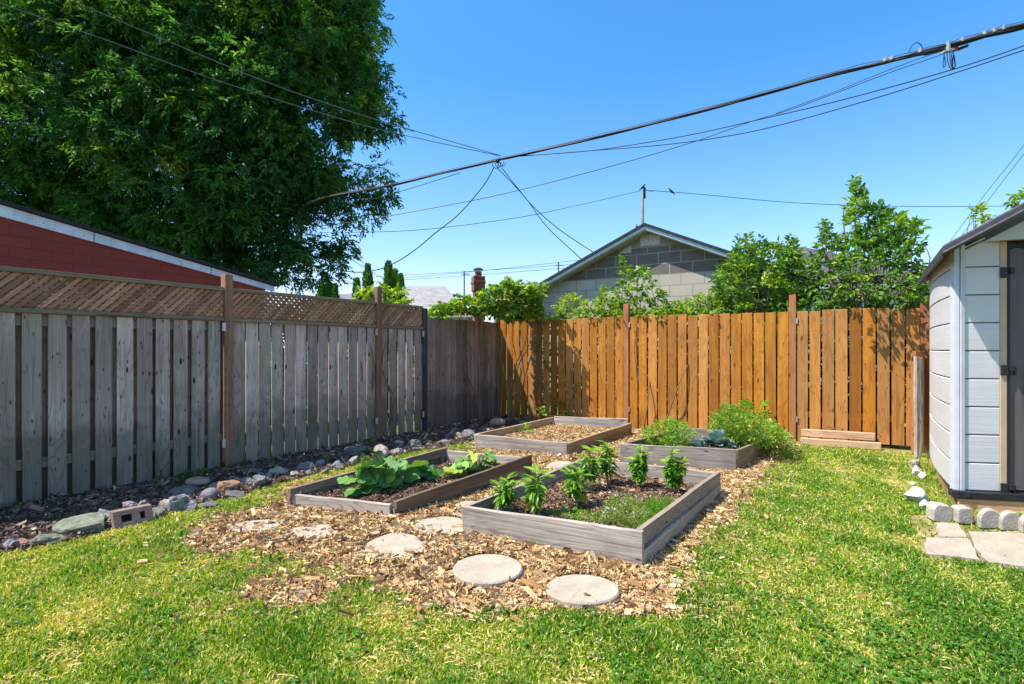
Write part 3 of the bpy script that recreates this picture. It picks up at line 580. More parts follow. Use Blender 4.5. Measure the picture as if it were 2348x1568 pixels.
R2 = [(370,705,85,65,'pale','rough','small pale rock behind the squash bed corner'),(300,690,60,50,'tan','rough','tiny tan rock by the split pale rock'),(480,650,130,95,'blue','rough','large blue-gray rock among long grass, left of the round cobble'),(600,620,75,60,'grey','smooth','round gray cobble near the squash bed'),
 (640,685,80,60,'green','rough','green rock against the squash bed side board'),(740,640,110,95,'blue','rough','blue block behind the squash bed side board'),(880,600,90,90,'grey','rough','gray upright rock behind the squash bed'),(900,525,170,90,'dark','slab','dark flat-topped slab beneath the hosta'),
 (1080,530,150,120,'pale','rough','large white and tan boulder beside the hosta'),(1220,520,130,60,'blue','rough','flat blue rock right of the white boulder'),(1240,450,90,60,'pale','rough','small pinkish white rock above the flat blue rock'),(1380,470,130,90,'green','rough','mossy green rock behind the squash bed end'),
 (1500,445,100,50,'green','rough','low green stone past the mossy rock'),(1610,440,110,50,'blue','rough','low blue stone beside the small grass patch'),(1680,380,90,80,'blue','rough','upright blue rock left of the far bed'),(1745,395,80,70,'tan','rough','tan rock wedged between two blue rocks'),
 (1820,385,130,85,'blue','rough','squared blue rock closest to the far bed corner'),(1990,345,100,40,'tan','slab','flat tan brick piece under the brown cobble'),(2060,300,125,60,'tan','smooth','brown oval cobble on top behind the far bed'),
 (2140,262,70,45,'grey','rough','small gray rock past the brown cobble'),(2200,250,80,50,'grey','rough','gray rock in the corner by the fence'),(2260,280,80,45,'green','rough','greenish rock touching the far bed side'),(2300,245,90,50,'dark','rough','last dark rock under the orange fence')]
GRP = 'rocks edging the mulch strip'
sd = 10
for tab, ox, oy, s in ((R1, 0, 1000, .2981), (R2, 600, 950, .2981)):
    for (zx, zy, w, h, col, kind, lab) in tab:
        sd += 1; px, py, pw, ph_ = (ox+zx*s)*.9388, (oy+zy*s)*.9388, w*s*.9388, h*s*.9388; c = G(px, py+ph_*.28, .0); k = c[1]/F; sx = pw*k*1.15; sz = max(ph_*k*1.15, .06); sy = min(max(sx*.9, .13), .30)
        top = 'on top' in lab or 'over' in lab
        rock('border_rock', (c[0], c[1]+sy*.25, sz*.2+(.05 if top else 0)), (sx, sy, sz*1.1), AD*.7 if kind == 'slab' else random.uniform(-.5, .5), RM[col], lab, 'rock', GRP, kind, sd)
FR_ = np.random.default_rng(5)
for k in range(44):
    t = FR_.uniform(-.6, 6.2); bx = 0; g_ = FA+t*D; # strip edge: find the outline of the mulch at this distance
    w = .05
    while w < 1.6 and masks(np.array([g_[0]+w*NR[0]]), np.array([g_[1]+w*NR[1]]))[1][0]: w += .03
    w -= FR_.uniform(.02, .22); q = g_+w*NR
    if w < .25 or inbeds(q[0:1], q[1:2], .1)[0]: continue
    s = FR_.uniform(.05, .11); rock('border_rock', (q[0], q[1], .012), (s*1.3, s, s*.7), FR_.uniform(0, 3), RM[('grey', 'green', 'dark', 'tan', 'blue', 'purple')[k % 6]], 'small half-buried stone packed between the larger border rocks', 'rock', 'small filler stones in the rock border', 'rough', 200+k)
brick_m = rough_mat('brown clay brick', (.16, .10, .08), (.26, .175, .14), 30, .95, .6, .005, spots=(.4, .3, .26)); hole_shade_m = plain('painted hole shade', (.02, .018, .016), .95)
def hollow_brick():
    a = G(270, 1213, .0); k = a[1]/F; ang = .90; o = empty('hollow_brick', (a[0]+.0, a[1]-.03, 0), ang, 'brown brick with two slotted holes standing on edge among the green rocks', 'brick')
    L, h, t = .25, .115, .065; m = MB()                                  # face leans back
    bars = [(0, L, 0, .032), (0, L, h-.032, h), (0, .05, .032, h-.032), (.117, .168, .032, h-.032), (L-.05, L, .032, h-.032)]
    for (x0, x1, z0, z1) in bars: m.box((x0, z0*.45, z0+.005), (x1-x0, 0, 0), (0, (z1-z0)*.45, z1-z0), (0, t, 0), r=.4)
    m.build('brick_body', brick_m, o, .002)
    m = MB(); m.box((.01, .05, .01), (L-.02, 0, 0), (0, (h-.02)*.45, h-.02), (0, .008, 0)); m.build('hole_shade', hole_shade_m, o)  # near-black sheet behind the slots, painting the shade inside them
hollow_brick()
# ------------------------------------------------------------ resin shed on the right
def siding_mat():
    m, nt, b = newmat('pale resin siding'); V, S = attr(nt); w = nd(nt, 'ShaderNodeTexWave', _wave_type='BANDS', _bands_direction='Y', Scale=9.0, Distortion=1.6, Detail=3, Detail__Scale=1.5)
    nt.links.new(vmul(nt, V, (.5, 1, 1)), w.inputs['Vector']); n = tex(nt, vmul(nt, V, (2, 90, 5)), 1, 3)
    n2 = tex(nt, vmul(nt, V, (1.2, 3, 1)), 1, 4); c = ramp(nt, [(.3, (.54, .525, .52)), (.7, (.64, .625, .62))], n2); c = mixc(nt, ramp(nt, [(.35, (0, 0, 0)), (.75, (.35, .35, .35))], n), c, (.42, .41, .41))
    nt.links.new(c, b.inputs['Base Color']); b.inputs['Roughness'].default_value = .55; bump(nt, b, n, .35, .004); return m
M['siding'] = siding_mat(); M['trim'] = plain('pale trim plastic', (.50, .51, .535), .45); M['tan_frame'] = plain('tan door frame plastic', (.50, .35, .24), .5)
M['roof_dark'] = rough_mat('dark roof plastic', (.035, .033, .04), (.07, .065, .075), 20, .55, .4, .004); M['black'] = rough_mat('black plastic', (.012, .012, .014), (.03, .03, .034), 20, .4, .2, .003)
M['door'] = wood('purple-brown moulded door', (.13, .10, .10), (.19, .155, .155), (.24, .20, .20), (.12, .09, .09), .02, grain=.7, rough=.45, knots=.0)
M['gap'] = plain('dark groove', (.09, .095, .11), .9)
M['deck_board'] = wood('stained platform board', (.30, .16, .07), (.5, .29, .14), (.62, .4, .22), (.1, .05, .03), .15, knots=.03)
def shed():
    o = np.array([3.70, 4.545]); s = empty('garden_shed', v3(o), 0, 'pale gray resin shed with dark roof and brown door at the right picture edge', 'shed')
    Ls = lambda p, z: np.array([p[0]-o[0], p[1]-o[1], z])
    zb, zt = .135, 2.17; rows = [zb+.232*i for i in range(10)]
    S0 = np.array([3.70, 4.545]); SB = S0+D*1.95
    # bowed side wall, each course with a groove above it
    def course_wall(pts, name, ztop, r):
        m = MB(); g = MB(); pts = [np.array(p) for p in pts]; n = len(pts); l = 0; ls = [0]
        for i in range(1, n): l += np.linalg.norm(pts[i]-pts[i-1]); ls.append(l)
        z = zb; k = 0
        dirs = [nrm(pts[min(i+1, n-1)]-pts[max(i-1, 0)]) for i in range(n)]; ns = [np.array([-d[1], d[0]])*r for d in dirs]   # outward
        while z < max(ztop(0), ztop(n-1))-.001:
            V, gg, fs = [], [], []
            for i in range(n):
                z1 = min(z+.224, ztop(i)); z1 = max(z1, z+.0005)
                for (zz, off) in ((z, .000), (z+.006, .006), (max(z1-.006, z), .006), (z1, 0)):
                    V.append(Ls(pts[i]+ns[i]*off, min(zz, max(z1, z)))); gg.append((ls[i]+k*3.3, zz, k*.7))
            for i in range(n-1):
                for j in range(3): fs.append((4*i+j, 4*i+4+j, 4*i+5+j, 4*i+1+j))
            m.add(V, fs, gg); z += .232; k += 1
        V, gg, fs = [], [], []
        for i in range(n):
            V += [Ls(pts[i]-ns[i]*.006, zb-.005), Ls(pts[i]-ns[i]*.006, ztop(i))]; gg += [(0, 0, 0)]*2
        fs = [(2*i, 2*i+2, 2*i+3, 2*i+1) for i in range(n-1)]; g.add(V, fs, gg)
        w = m.build(name, M['siding'], s); g.build('groove', M['gap'], w)
    nb = 14; bow = [S0+D*(.02+1.93*i/nb)+np.array([-NR[0], -NR[1]])*.04*math.sin(math.pi*i/nb)**.8 for i in range(nb+1)]
    course_wall(bow, 'side_wall', lambda i: 2.14, 1)
    P1 = np.array([3.765, 4.515]); P2 = np.array([4.012, 4.468]); n = 6; fr = [P1+(P2-P1)*i/n for i in range(n+1)]
    course_wall(fr, 'front_wall', lambda i: 2.13+.125*i/n, -1)
    # corner trim
    m = MB(); m.box(Ls(S0+np.array([-.012, -.02]), zb-.01), (0, 0, zt-zb), (.033, -.018, 0), (.012, .06, 0)); m.box(Ls(S0+np.array([.024, -.046]), zb-.01), (0, 0, zt-zb+.02), (.034, -.004, 0), (.012, .06, 0)); m.build('corner_trim', M['trim'], s, .004)
    # door frame and door, door plane follows the shed front
    fx = P2+np.array([.0, -.012]); dd = nrm(P2-P1); dn = np.array([dd[1], -dd[0]])
    m = MB(); m.box(Ls(fx, zb-.0), (0, 0, 2.06), (dd[0]*.05, dd[1]*.05, 0), (-dn[0]*.08, -dn[1]*.08, 0)); m.box(Ls(fx, zb+2.062), (dd[0]*1.6, dd[1]*1.6, 0), (0, 0, .06), (-dn[0]*.08, -dn[1]*.08, 0)); m.build('door_frame', M['tan_frame'], s, .005)
    m = MB(); q = fx+dd*.051; m.box(Ls(q, zb), (0, 0, 2.05), (dd[0]*.02, dd[1]*.02, 0), (-dn[0]*.05, -dn[1]*.05, 0)); m.box(Ls(q-dn*.005, zb+2.0), (dd[0]*1.4, dd[1]*1.4, 0), (0, 0, .055), (-dn[0]*.05, -dn[1]*.05, 0)); m.build('door_seal', M['black'], s, .002)
    q = fx+dd*.075-dn*.012; m = MB(); m.box(Ls(q, zb+.01), (0, 0, 1.985), (dd[0]*.02, dd[1]*.02, 0), (-dn[0]*.04, -dn[1]*.04, 0), r=.3)
    q2 = q+dd*.0205+dn*(-.008)
    for k in range(9): m.box(Ls(q2+dd*(.15*k), zb+.01), (0, 0, 1.985), (dd[0]*.147, dd[1]*.147, 0), (-dn[0]*.03, -dn[1]*.03, 0), r=.3+.002*k)
    dr = m.build('door', M['door'], s, .004)
    for z in (1.13, .16, 1.93):
        m = MB(); e = fx+dn*.002-dd*.003; m.box(Ls(e, z-.04), (0, 0, .085), (dd[0]*.055, dd[1]*.055, 0), (dn[0]*.012, dn[1]*.012, 0))
        e2 = fx+dd*.055+dn*.0; m.box(Ls(e2, z-.005), (0, 0, .045), (dd[0]*.035, dd[1]*.035, 0), (dn[0]*.03, dn[1]*.03, 0))
        if z < 1.5: m.tube([Ls(fx+dd*.095+dn*.012, z-.04), Ls(fx+dd*.095+dn*.012, z+.03)], .01, 8)
        m.build('hinge', M['black'], s, .003)
    # rest of the body, out of frame: front beyond the door, back, far side
    Wd = 2.4; A, B = S0+E*.1, S0+E*Wd; m = MB()
    back = SB+E*Wd
    for (p, q_) in ((S0+E*1.9+D*.12, B+D*.02), (B+D*.02, back), (SB, back)):
        L = q_-p; nn = nrm(np.array([-L[1], L[0]]))*.03; m.box(Ls(p, zb), (L[0], L[1], 0), (0, 0, zt-zb), (nn[0], nn[1], 0))
    m.build('rear_wall', M['siding'], s)
    # gabled roof: ridge runs along D
    ez, rz = 2.075, 2.86; e0 = np.array([3.457, 4.35]); half = 1.36; m = MB(); Lr = 2.42
    for sg in (0, 1):
        a = e0 if sg == 0 else e0+E*2*half; r0 = e0+E*half
        V = [Ls(a, ez), Ls(r0, rz), Ls(r0+D*Lr, rz), Ls(a+D*Lr, ez)]; th = np.array([0, 0, .065]); q = np.vstack([V, np.array(V)+th])
        m.add(q, [(0, 1, 2, 3), (4, 5, 6, 7), (0, 1, 5, 4), (1, 2, 6, 5), (2, 3, 7, 6), (3, 0, 4, 7)], np.zeros((8, 3)))
    rf = m.build('roof', M['roof_dark'], s, .012)
    m = MB()     # eave lip and gable filler
    m.box(Ls(e0-E*.012+D*.01, ez-.035), (D[0]*Lr*.99, D[1]*Lr*.99, 0), (0, 0, .08), (E[0]*.02, E[1]*.02, 0)); m.build('eave_trim', M['roof_dark'], rf, .004)
    m = MB(); g0 = e0+D*.24; pts = [Ls(P1+np.array([.0, .02]), 2.12), Ls(P1+E*.14+D*.08, 2.13), Ls(g0+E*2.4, 2.12), Ls(g0+E*half, 2.83), Ls(g0+E*.28, 2.21)]
    m.prism([Ls(g0+E*.30+D*.06, 2.19), Ls(g0+E*2.4+D*.06, 2.17), Ls(g0+E*half+D*.06, 2.80)], (D[0]*.03, D[1]*.03, 0)); m.build('gable', M['siding'], s)
    # soffit strip joining the walls to the roof
    m = MB(); m.prism([Ls(S0-NR*.02, 2.10), Ls(SB-NR*.02, 2.10), Ls(SB+NR*.2, 2.21), Ls(S0+NR*.2, 2.21)], (0, 0, .01)); m.build('soffit', M['siding'], s)
    # black base skirt and wooden platform
    m = MB(); f0 = np.array([3.70, 4.50]); fe = f0+nrm(np.array([.95, -.20]))*1.6; L = fe-f0
    m.box(Ls(f0+np.array([-.03, -.03]), .075), (L[0], L[1], 0), (0, 0, .055), (.02, .12, 0)); m.box(Ls(f0+np.array([-.05, -.0]), .085), (D[0]*2.05, D[1]*2.05, 0), (0, 0, .05), (NR[0]*.12, NR[1]*.12, 0))
    for k in range(3): m.box(Ls(f0+np.array([.19, -.075]), .08+.016*k), (L[0]*.9, L[1]*.9, 0), (0, 0, .009), (.01, .05-.008*k, 0))
    m.build('base_skirt', M['black'], s, .004)
    m = MB(); m.box(Ls(f0+np.array([-.01, -.02]), -.05), (L[0], L[1], 0), (0, 0, .12), (.02, .06, 0)); m.box(Ls(f0+np.array([-.02, .03]), -.05), (D[0]*2., D[1]*2., 0), (0, 0, .13), (NR[0]*.04, NR[1]*.04, 0)); m.build('platform', M['deck_board'], s, .003)
shed()
# ------------------------------------------------------------ things round the shed
Z4 = lambda x, y: ((1900+.44643*x)*.9388, (750+.44643*y)*.9388)
def slab(poly, th, label):
    q = [G(*Z4(*p), th) for p in poly]; c = np.mean(q, 0); c[2] = 0; m = MB(); pts = []
    for i in range(len(q)):                       # ragged outline
        a, b = q[i]-c, q[(i+1) % len(q)]-c
        for k in range(6): t = k/6; p = a+(b-a)*t; pts.append(p+(np.array([rng.normal(0, .004), rng.normal(0, .005), 0]) if k else 0))
    pts = np.array(pts); pts[:, 2] = th; bot = pts.copy(); bot[:, 2] = -.03; n = len(pts); mid = pts*[.985, .985, 1]; mid[:, 2] = th+.004
    V = np.vstack([[(0, 0, th+.006)], mid, pts, bot]); f3 = [(0, 1+i, 1+(i+1) % n) for i in range(n)]; f4 = [(1+r*n+i, 1+(r+1)*n+i, 1+(r+1)*n+(i+1) % n, 1+r*n+(i+1) % n) for r in range(2) for i in range(n)]
    me = mesh_fast('paving_slab', V, [np.array(f3), np.array(f4)], np.zeros_like(V)); me.materials.append(stone_m); o = link('paving_slab', me); o.location = tuple(c); tag(o, label, 'paving slab', 'paving slabs by the shed')
slab([(862,1180),(985,1184),(1030,1258),(880,1258),(868,1215)], .022, 'small upper paving slab just below the notched concrete block')
slab([(810,1262),(1035,1264),(1100,1380),(805,1346),(800,1300)], .024, 'lower left paving slab with a pointed left corner, bordering the lawn')
slab([(1040,1226),(1600,1252),(1640,1460),(1344,1418),(1140,1392),(1070,1300)], .022, 'large paving slab running out of the right picture edge, below the scalloped edging')
edge_m = rough_mat('rough cast concrete', (.33, .29, .24), (.47, .43, .37), 16, .95, 1.0, .012, spots=(.3, .24, .18))
def cast(poly_front, base_px, depth, name, label, cat, group=None):
    """solid with the given face outline (zoomed crop pixels) standing on the ground"""
    bx, by = Z4(*base_px); c = G(bx, by); Y = c[1]; q = [P(*Z4(*p), Y)-c for p in poly_front]; m = MB(); m.prism(q, (.02, depth, 0)); o = m.build(name, edge_m, None, .008); o.location = tuple(c); tag(o, label, cat, group)
cast([(850,1170),(853,1110),(872,1085),(890,1080),(892,1086),(935,1088),(957,1100),(957,1148),(985,1150),(985,1180),(900,1175)], (915,1172), .11, 'edging_block', 'concrete block with a stepped notch, left end of the shed edging', 'edging stone')
cast([(985,1182),(985,1106),(1000,1100),(1055,1100),(1066,1110),(1077,1175),(1050,1190)], (1030,1186), .10, 'edging_block', 'short tapering concrete block between the notched one and the scallops', 'edging stone')
def scal(x0, x1, y0, yb, label):
    c = (x0+x1)/2; r = (x1-x0)/2; cast([(x0, yb)]+[(c-r*math.cos(a), y0+(yb-y0)*.62*(1-math.sin(a)**.8)) for a in np.linspace(0, math.pi, 14)]+[(x1, yb)], (c, yb-4), .06, 'scallop_edging', label, 'edging stone', 'scalloped concrete edging')
scal(1106, 1222, 1108, 1212, 'left scallop of the round-topped concrete edging, next to the tapering block'); scal(1222, 1336, 1122, 1222, 'middle scallop of the round-topped concrete edging under the door'); scal(1336, 1450, 1138, 1236, 'scallop of the concrete edging cut by the right picture edge')
def r4(zx, zy, w, h, col, kind, label, sd, tilt=0.0, rot=0.0, grp='loose rocks beside the shed'):
    px, py = Z4(zx, zy+h*.32); c = G(px, py); k = c[1]/F*.4191; rock('loose_rock', (c[0], c[1]+.03, h*k*.36), (w*k, max(w*k*.6, .08), h*k*1.0), rot, RM[col], label, 'rock', grp, kind, sd, tilt)
RM['white'] = rough_mat('chalky white rock', (.45, .42, .38), (.66, .63, .58), 12, .9, 1.0, .015)
r4(770, 1035, 205, 105, 'white', 'rough', 'largest white rock on the lawn, left of the shed corner', 71, 0, .3)
r4(820, 1088, 85, 60, 'white', 'rough', 'small pointed white rock between the largest one and the notched block', 75, 0, .5); r4(745, 968, 45, 26, 'white', 'rough', 'tiny white rock on the lawn above the largest rock', 73)
r4(757, 867, 62, 55, 'pale', 'slab', 'squared pale block farthest back by the shed side', 74, 0, .6); r4(770, 903, 58, 75, 'white', 'rough', 'upright white rock just in front of the squared pale block', 75, 0, .4); r4(803, 928, 46, 46, 'white', 'rough', 'whitish rock leaning against the shed grass, right of the upright one', 76)
def planks():
    for k, (x0, x1, yt0, yt1, yb0, yb1, lab) in enumerate(((122, 533, 692, 716, 728, 754, 'upper tan timber of the two lying against the orange fence'), (122, 564, 732, 756, 752, 782, 'lower tan timber lying on the ground below the other'))):
        a, b = Z4(x0, yb0), Z4(x1, yb1); g0, g1 = (G(*Z4(122, 752)), G(*Z4(564, 782)));
        if k == 0: g1 = g0+(g1-g0)*(411/442)
        up = .10 if k == 0 else .0; back = D*(.10 if k == 0 else 0); m = MB(); h = .085 if k else .095
        o = np.array([*g0[:2], 0]); p0 = np.array([0, 0, up])+v3(back); L = (g1-g0); m.board(p0, p0+L, (0, 0, h), v3(D*.09), jit=.001); ob = m.build('timber', M['plank'], None, .005); ob.location = tuple(o); tag(ob, lab, 'timber', 'timbers lying by the back fence')
        m = MB()
planks()
def old_post():
    c = G(*Z4(783, 825)); Y = c[1]; m = MB(); w = .10
    x0 = P(*Z4(757, 800), Y)[0]; x1 = P(*Z4(806, 800), Y)[0]; zt = P(*Z4(780, 272), Y)[2]
    m.board((x0-c[0], 0, -.05), (x0-c[0], 0, zt), ((x1-x0)*.36, 0, 0), (0, .05, 0), jit=.002, seg=10); m.board((x0-c[0]+(x1-x0)*.37, -.004, -.05), (x0-c[0]+(x1-x0)*.37, -.004, zt-.01), ((x1-x0)*.28, 0, 0), (0, .045, 0), jit=.002, seg=10)
    o = m.build('old_post', M['old_post'], None, .004); o.location = tuple(c); tag(o, 'split silver-gray waist-high post standing between the back fence and the shed', 'post')
    c2 = c+np.array([.01, .35, 0]); c2[0] = (2109-CX)/F*c2[1]; zt = P(*Z4(780, 240), c2[1])[2]; m = MB(); m.box((-.055, 0, -.05), (0, 0, zt+.05), (.11, 0, 0), (0, .09, 0)); o = m.build('stub_post', M['stain_post'], None, .004); o.location = tuple(c2); tag(o, 'short reddish post stub just behind the split gray post', 'post')
old_post()
# ------------------------------------------------------------ neighbouring buildings
def garage_red():
    a = FA-NR*1.15; b = FC-NR*1.15; t1 = along(608, a, b); te = along(626, a, b); f = empty('brick_garage', v3(a), AD, 'red painted brick garage with flaking white fascia behind the lattice fence', 'garage')
    loc = lambda px, py: (lambda q: (float(np.dot(q[:2]-a, D)), q[2]))(PL(px, py, a, b))
    u0, zt0 = loc(0, 470); u1, zt1 = loc(624, 656); _, zb0 = loc(0, 497); _, zb1 = loc(624, 668)
    sl = (zt1-zt0)/(u1-u0); ru = u0-1.6; rzt = zt0+sl*(ru-u0); sb = (zb1-zb0)/(u1-u0); lu = ru-(u1-ru); fz = lambda u, z0, s: z0+s*(u-u0)
    m, nt, bs = newmat('red painted brick'); tc = nd(nt, 'ShaderNodeTexCoord'); sx = nd(nt, 'ShaderNodeSeparateXYZ'); nt.links.new(tc.outputs['Object'], sx.inputs[0]); cb = nd(nt, 'ShaderNodeCombineXYZ'); nt.links.new(sx.outputs[0], cb.inputs[0]); nt.links.new(sx.outputs[2], cb.inputs[1])
    br = nd(nt, 'ShaderNodeTexBrick', Scale=1.0, Mortar__Size=.006, Mortar__Smooth=.3, Brick__Width=.34, Row__Height=.105, Color1=(.23, .022, .008, 1), Color2=(.27, .029, .011, 1), Mortar=(.14, .014, .006, 1)); nt.links.new(cb.outputs[0], br.inputs['Vector'])
    n = tex(nt, tc.outputs['Object'], 4, 6, .6); c = mixc(nt, ramp(nt, [(.35, (0, 0, 0)), (.65, (.45, .45, .45))], n), br.outputs['Color'], (.2, .03, .02)); n2 = tex(nt, vmul(nt, tc.outputs['Object'], (1.5, 1, 7)), 1.6, 6, .7)
    c = mixc(nt, ramp(nt, [(.73, (0, 0, 0)), (.755, (.9, .9, .9))], n2), c, (.5, .45, .47)); nt.links.new(c, bs.inputs['Base Color']); bs.inputs['Roughness'].default_value = .7; bump(nt, bs, br.outputs['Fac'], -.4, .01)
    w = MB(); top = lambda u: (fz(u, zb0, sb) if u > ru else fz(2*ru-u, zb0, sb))+.03
    wall = [(lu+.1, 0, -.05), (t1, 0, -.05), (t1, 0, top(t1)), (ru, 0, top(ru)), (lu+.1, 0, top(lu+.1))]; w.prism(wall, (0, 4.5, 0)); w.build('brick_wall', m, f)
    pm = rough_mat('flaking white paint', (.50, .56, .62), (.72, .78, .84), 7, .7, .5, .006, spots=(.22, .24, .26))
    fa = MB()
    for s_, e_ in ((ru, te), (ru, 2*ru-te)):
        mir = (lambda u: u) if e_ == te else (lambda u: 2*ru-u); p = [(s_, -.03, fz(ru, zb0, sb)), (e_, -.03, fz(te, zb0, sb)), (e_, -.03, fz(te, zt0, sl)), (s_, -.03, rzt)]; fa.prism(p, (0, .028, 0))
    fo = fa.build('fascia', pm, f, .003)
    fl = MB(); [fl.box((u0+k, -.0335, fz(u0+k, zb0, sb)), (0, 0, zt0-zb0), (.006, 0, 0), (0, .003, 0)) for k in (.75, 2.0)]; fl.build('fascia_joint', M['gap'], fo)
    ro = MB()
    for e_ in (te+.04, 2*ru-te-.04):
        p = [(ru, -.07, rzt+.004), (e_, -.07, fz(te, zt0, sl)+.001), (e_, -.07, fz(te, zt0, sl)+.035), (ru, -.07, rzt+.042)]; ro.prism(p, (0, 4.7, 0))
    ro.build('roof', rough_mat('black shingle edge', (.015, .015, .018), (.05, .05, .055), 40, .9, .6, .01), f)
    co = MB(); co.box((t1-.035, -.035, 0), (0, 0, top(t1)-.05), (.05, 0, 0), (0, .034, 0)); co.build('corner_board', pm, f, .003)
garage_red()
M['shingle_g'] = None
def shingle(name, c1, c2, row=.14):
    m, nt, b = newmat(name); V, S = attr(nt); cb = nd(nt, 'ShaderNodeCombineXYZ'); nt.links.new(S[0], cb.inputs[0]); nt.links.new(S[1], cb.inputs[1])
    br = nd(nt, 'ShaderNodeTexBrick', Scale=1.0, Mortar__Size=.012, Brick__Width=.32, Row__Height=row, Color1=(*c1, 1), Color2=(*c2, 1), Mortar=(*[x*.35 for x in c1], 1)); nt.links.new(cb.outputs[0], br.inputs['Vector'])
    n = tex(nt, cb.outputs[0], 3, 5); c = mixc(nt, ramp(nt, [(.35, (0, 0, 0)), (.7, (.5, .5, .5))], n), br.outputs['Color'], tuple(x*.7 for x in c1)); nt.links.new(c, b.inputs['Base Color']); b.inputs['Roughness'].default_value = .9; bump(nt, b, br.outputs['Fac'], -.5, .02); return m
def garage_block():
    a = FC+D*1.25; bq = a+E*3; f0 = a; f = empty('block_garage', v3(a), AE, 'concrete block garage with painted gable and dark pitched roof behind the orange fence', 'garage')
    loc = lambda px, py: (lambda q: (float(np.dot(q[:2]-a, E)), q[2]))(PL(px, py, a, bq))
    pu, pz = loc(1487, 521); eu, ezz = loc(1213, 676); ru = 2*pu-eu; bz = lambda u: pz+(ezz-pz)*abs(u-pu)/(pu-eu)
    m, nt, bs = newmat('painted concrete block'); tc = nd(nt, 'ShaderNodeTexCoord'); sx = nd(nt, 'ShaderNodeSeparateXYZ'); nt.links.new(tc.outputs['Object'], sx.inputs[0]); cb = nd(nt, 'ShaderNodeCombineXYZ'); nt.links.new(sx.outputs[0], cb.inputs[0]); nt.links.new(sx.outputs[2], cb.inputs[1])
    mk = lambda c1, c2: nd(nt, 'ShaderNodeTexBrick', Scale=1.0, Mortar__Size=.008, Mortar__Smooth=.2, Brick__Width=.41, Row__Height=.205, Color1=(*c1, 1), Color2=(*c2, 1), Mortar=(*[(c1[0]*.62 if c1[0] > .28 else .30)*k for k in (1, .93, .8)], 1))
    b1 = mk((.36, .325, .255), (.43, .39, .31)); b2 = mk((.105, .085, .07), (.14, .115, .095)); b3 = mk((.30, .26, .20), (.22, .19, .15))
    for q in (b1, b2, b3): nt.links.new(cb.outputs[0], q.inputs['Vector'])
    r1 = ramp(nt, [(0, (0, 0, 0)), (.2665, (1, 1, 1))], sx.outputs[2], 'CONSTANT')
    zs = nd(nt, 'ShaderNodeMath', _operation='DIVIDE'); nt.links.new(sx.outputs[2], zs.inputs[0]); zs.inputs[1].default_value = 4.1
    lo = ramp(nt, [(0, (0, 0, 0)), (.205*13/4.1, (1, 1, 1))], zs.outputs[0], 'CONSTANT'); hi = ramp(nt, [(0, (0, 0, 0)), (.205*15.5/4.1, (1, 1, 1))], zs.outputs[0], 'CONSTANT')
    c = mixc(nt, lo, b1.outputs['Color'], b2.outputs['Color']); c = mixc(nt, hi, c, b3.outputs['Color'])
    n = tex(nt, tc.outputs['Object'], 3.3, 7, .65); c = mixc(nt, ramp(nt, [(.58, (0, 0, 0)), (.66, (.7, .7, .7))], n), c, (.55, .54, .5)) if False else c
    c = mixc(nt, ramp(nt, [(.4, (0, 0, 0)), (.7, (.3, .3, .3))], n), c, (.25, .23, .2)); nt.links.new(c, bs.inputs['Base Color']); bs.inputs['Roughness'].default_value = .9; bump(nt, bs, tex(nt, tc.outputs['Object'], 60, 4), .5, .008)
    w = MB(); w.prism([(eu+.16, 0, -.05), (ru-.16, 0, -.05), (ru-.16, 0, bz(ru-.16)-.05), (pu, 0, pz-.05), (eu+.16, 0, bz(eu+.16)-.05)], (0, 5.8, 0)); w.build('block_wall', m, f)
    pt = MB(); u1, z1 = loc(1458, 538); u2, z2 = loc(1503, 561); pt.box((u1+.08, -.004, z2), (u2-u1, 0, 0), (0, 0, z1-z2-.02), (0, .003, 0)); wp = rough_mat('flaked white patch', (.3, .29, .27), (.62, .61, .58), 22, .9, .5, .006); pt.build('bare_patch', wp, f); pt = MB(); u1, z1 = loc(1412, 566); u2, z2 = loc(1450, 585)
    pt.prism([(u1+.04, -.004, z2+.05), (u1+.3, -.004, z2+.05), (u1+.3, -.004, z2+.19)], (0, .003, 0)); pt.build('bare_patch', wp, f)
    tr = MB(); s2 = MB(); ro = MB(); mo = MB()
    for k, e in enumerate((eu, ru)):
        sg = -1 if k == 0 else 1; p = lambda u, dz: (u, bz(u)+dz)
        q = [(pu, -.25, pz-.085), (e+sg*.12, -.25, bz(e+sg*.12)-.085), (e+sg*.12, -.25, bz(e+sg*.12)-.02), (pu, -.25, pz-.02)]; tr.prism(q, (0, .02, 0))
        q = [(pu, -.228, pz-.10), (e, -.228, bz(e)-.10), (e, -.228, bz(e)-.06), (pu, -.228, pz-.06)]; s2.prism(q, (0, .227, 0))
        q = [(pu, -.28, pz-.018), (e+sg*.2, -.28, bz(e+sg*.2)-.018), (e+sg*.2, -.28, bz(e+sg*.2)+.03), (pu, -.28, pz+.03)]; ro.prism(q, (0, 6.2, 0))
    tr.build('fascia', plain('pale blue fascia paint', (.42, .52, .60), .5), f, .003); s2.build('soffit', plain('cream soffit paint', (.42, .39, .27), .7), f)
    ro.build('roof', rough_mat('dark green-black shingles', (.012, .02, .02), (.04, .055, .055), 30, .9, .8, .02), f)
garage_block()
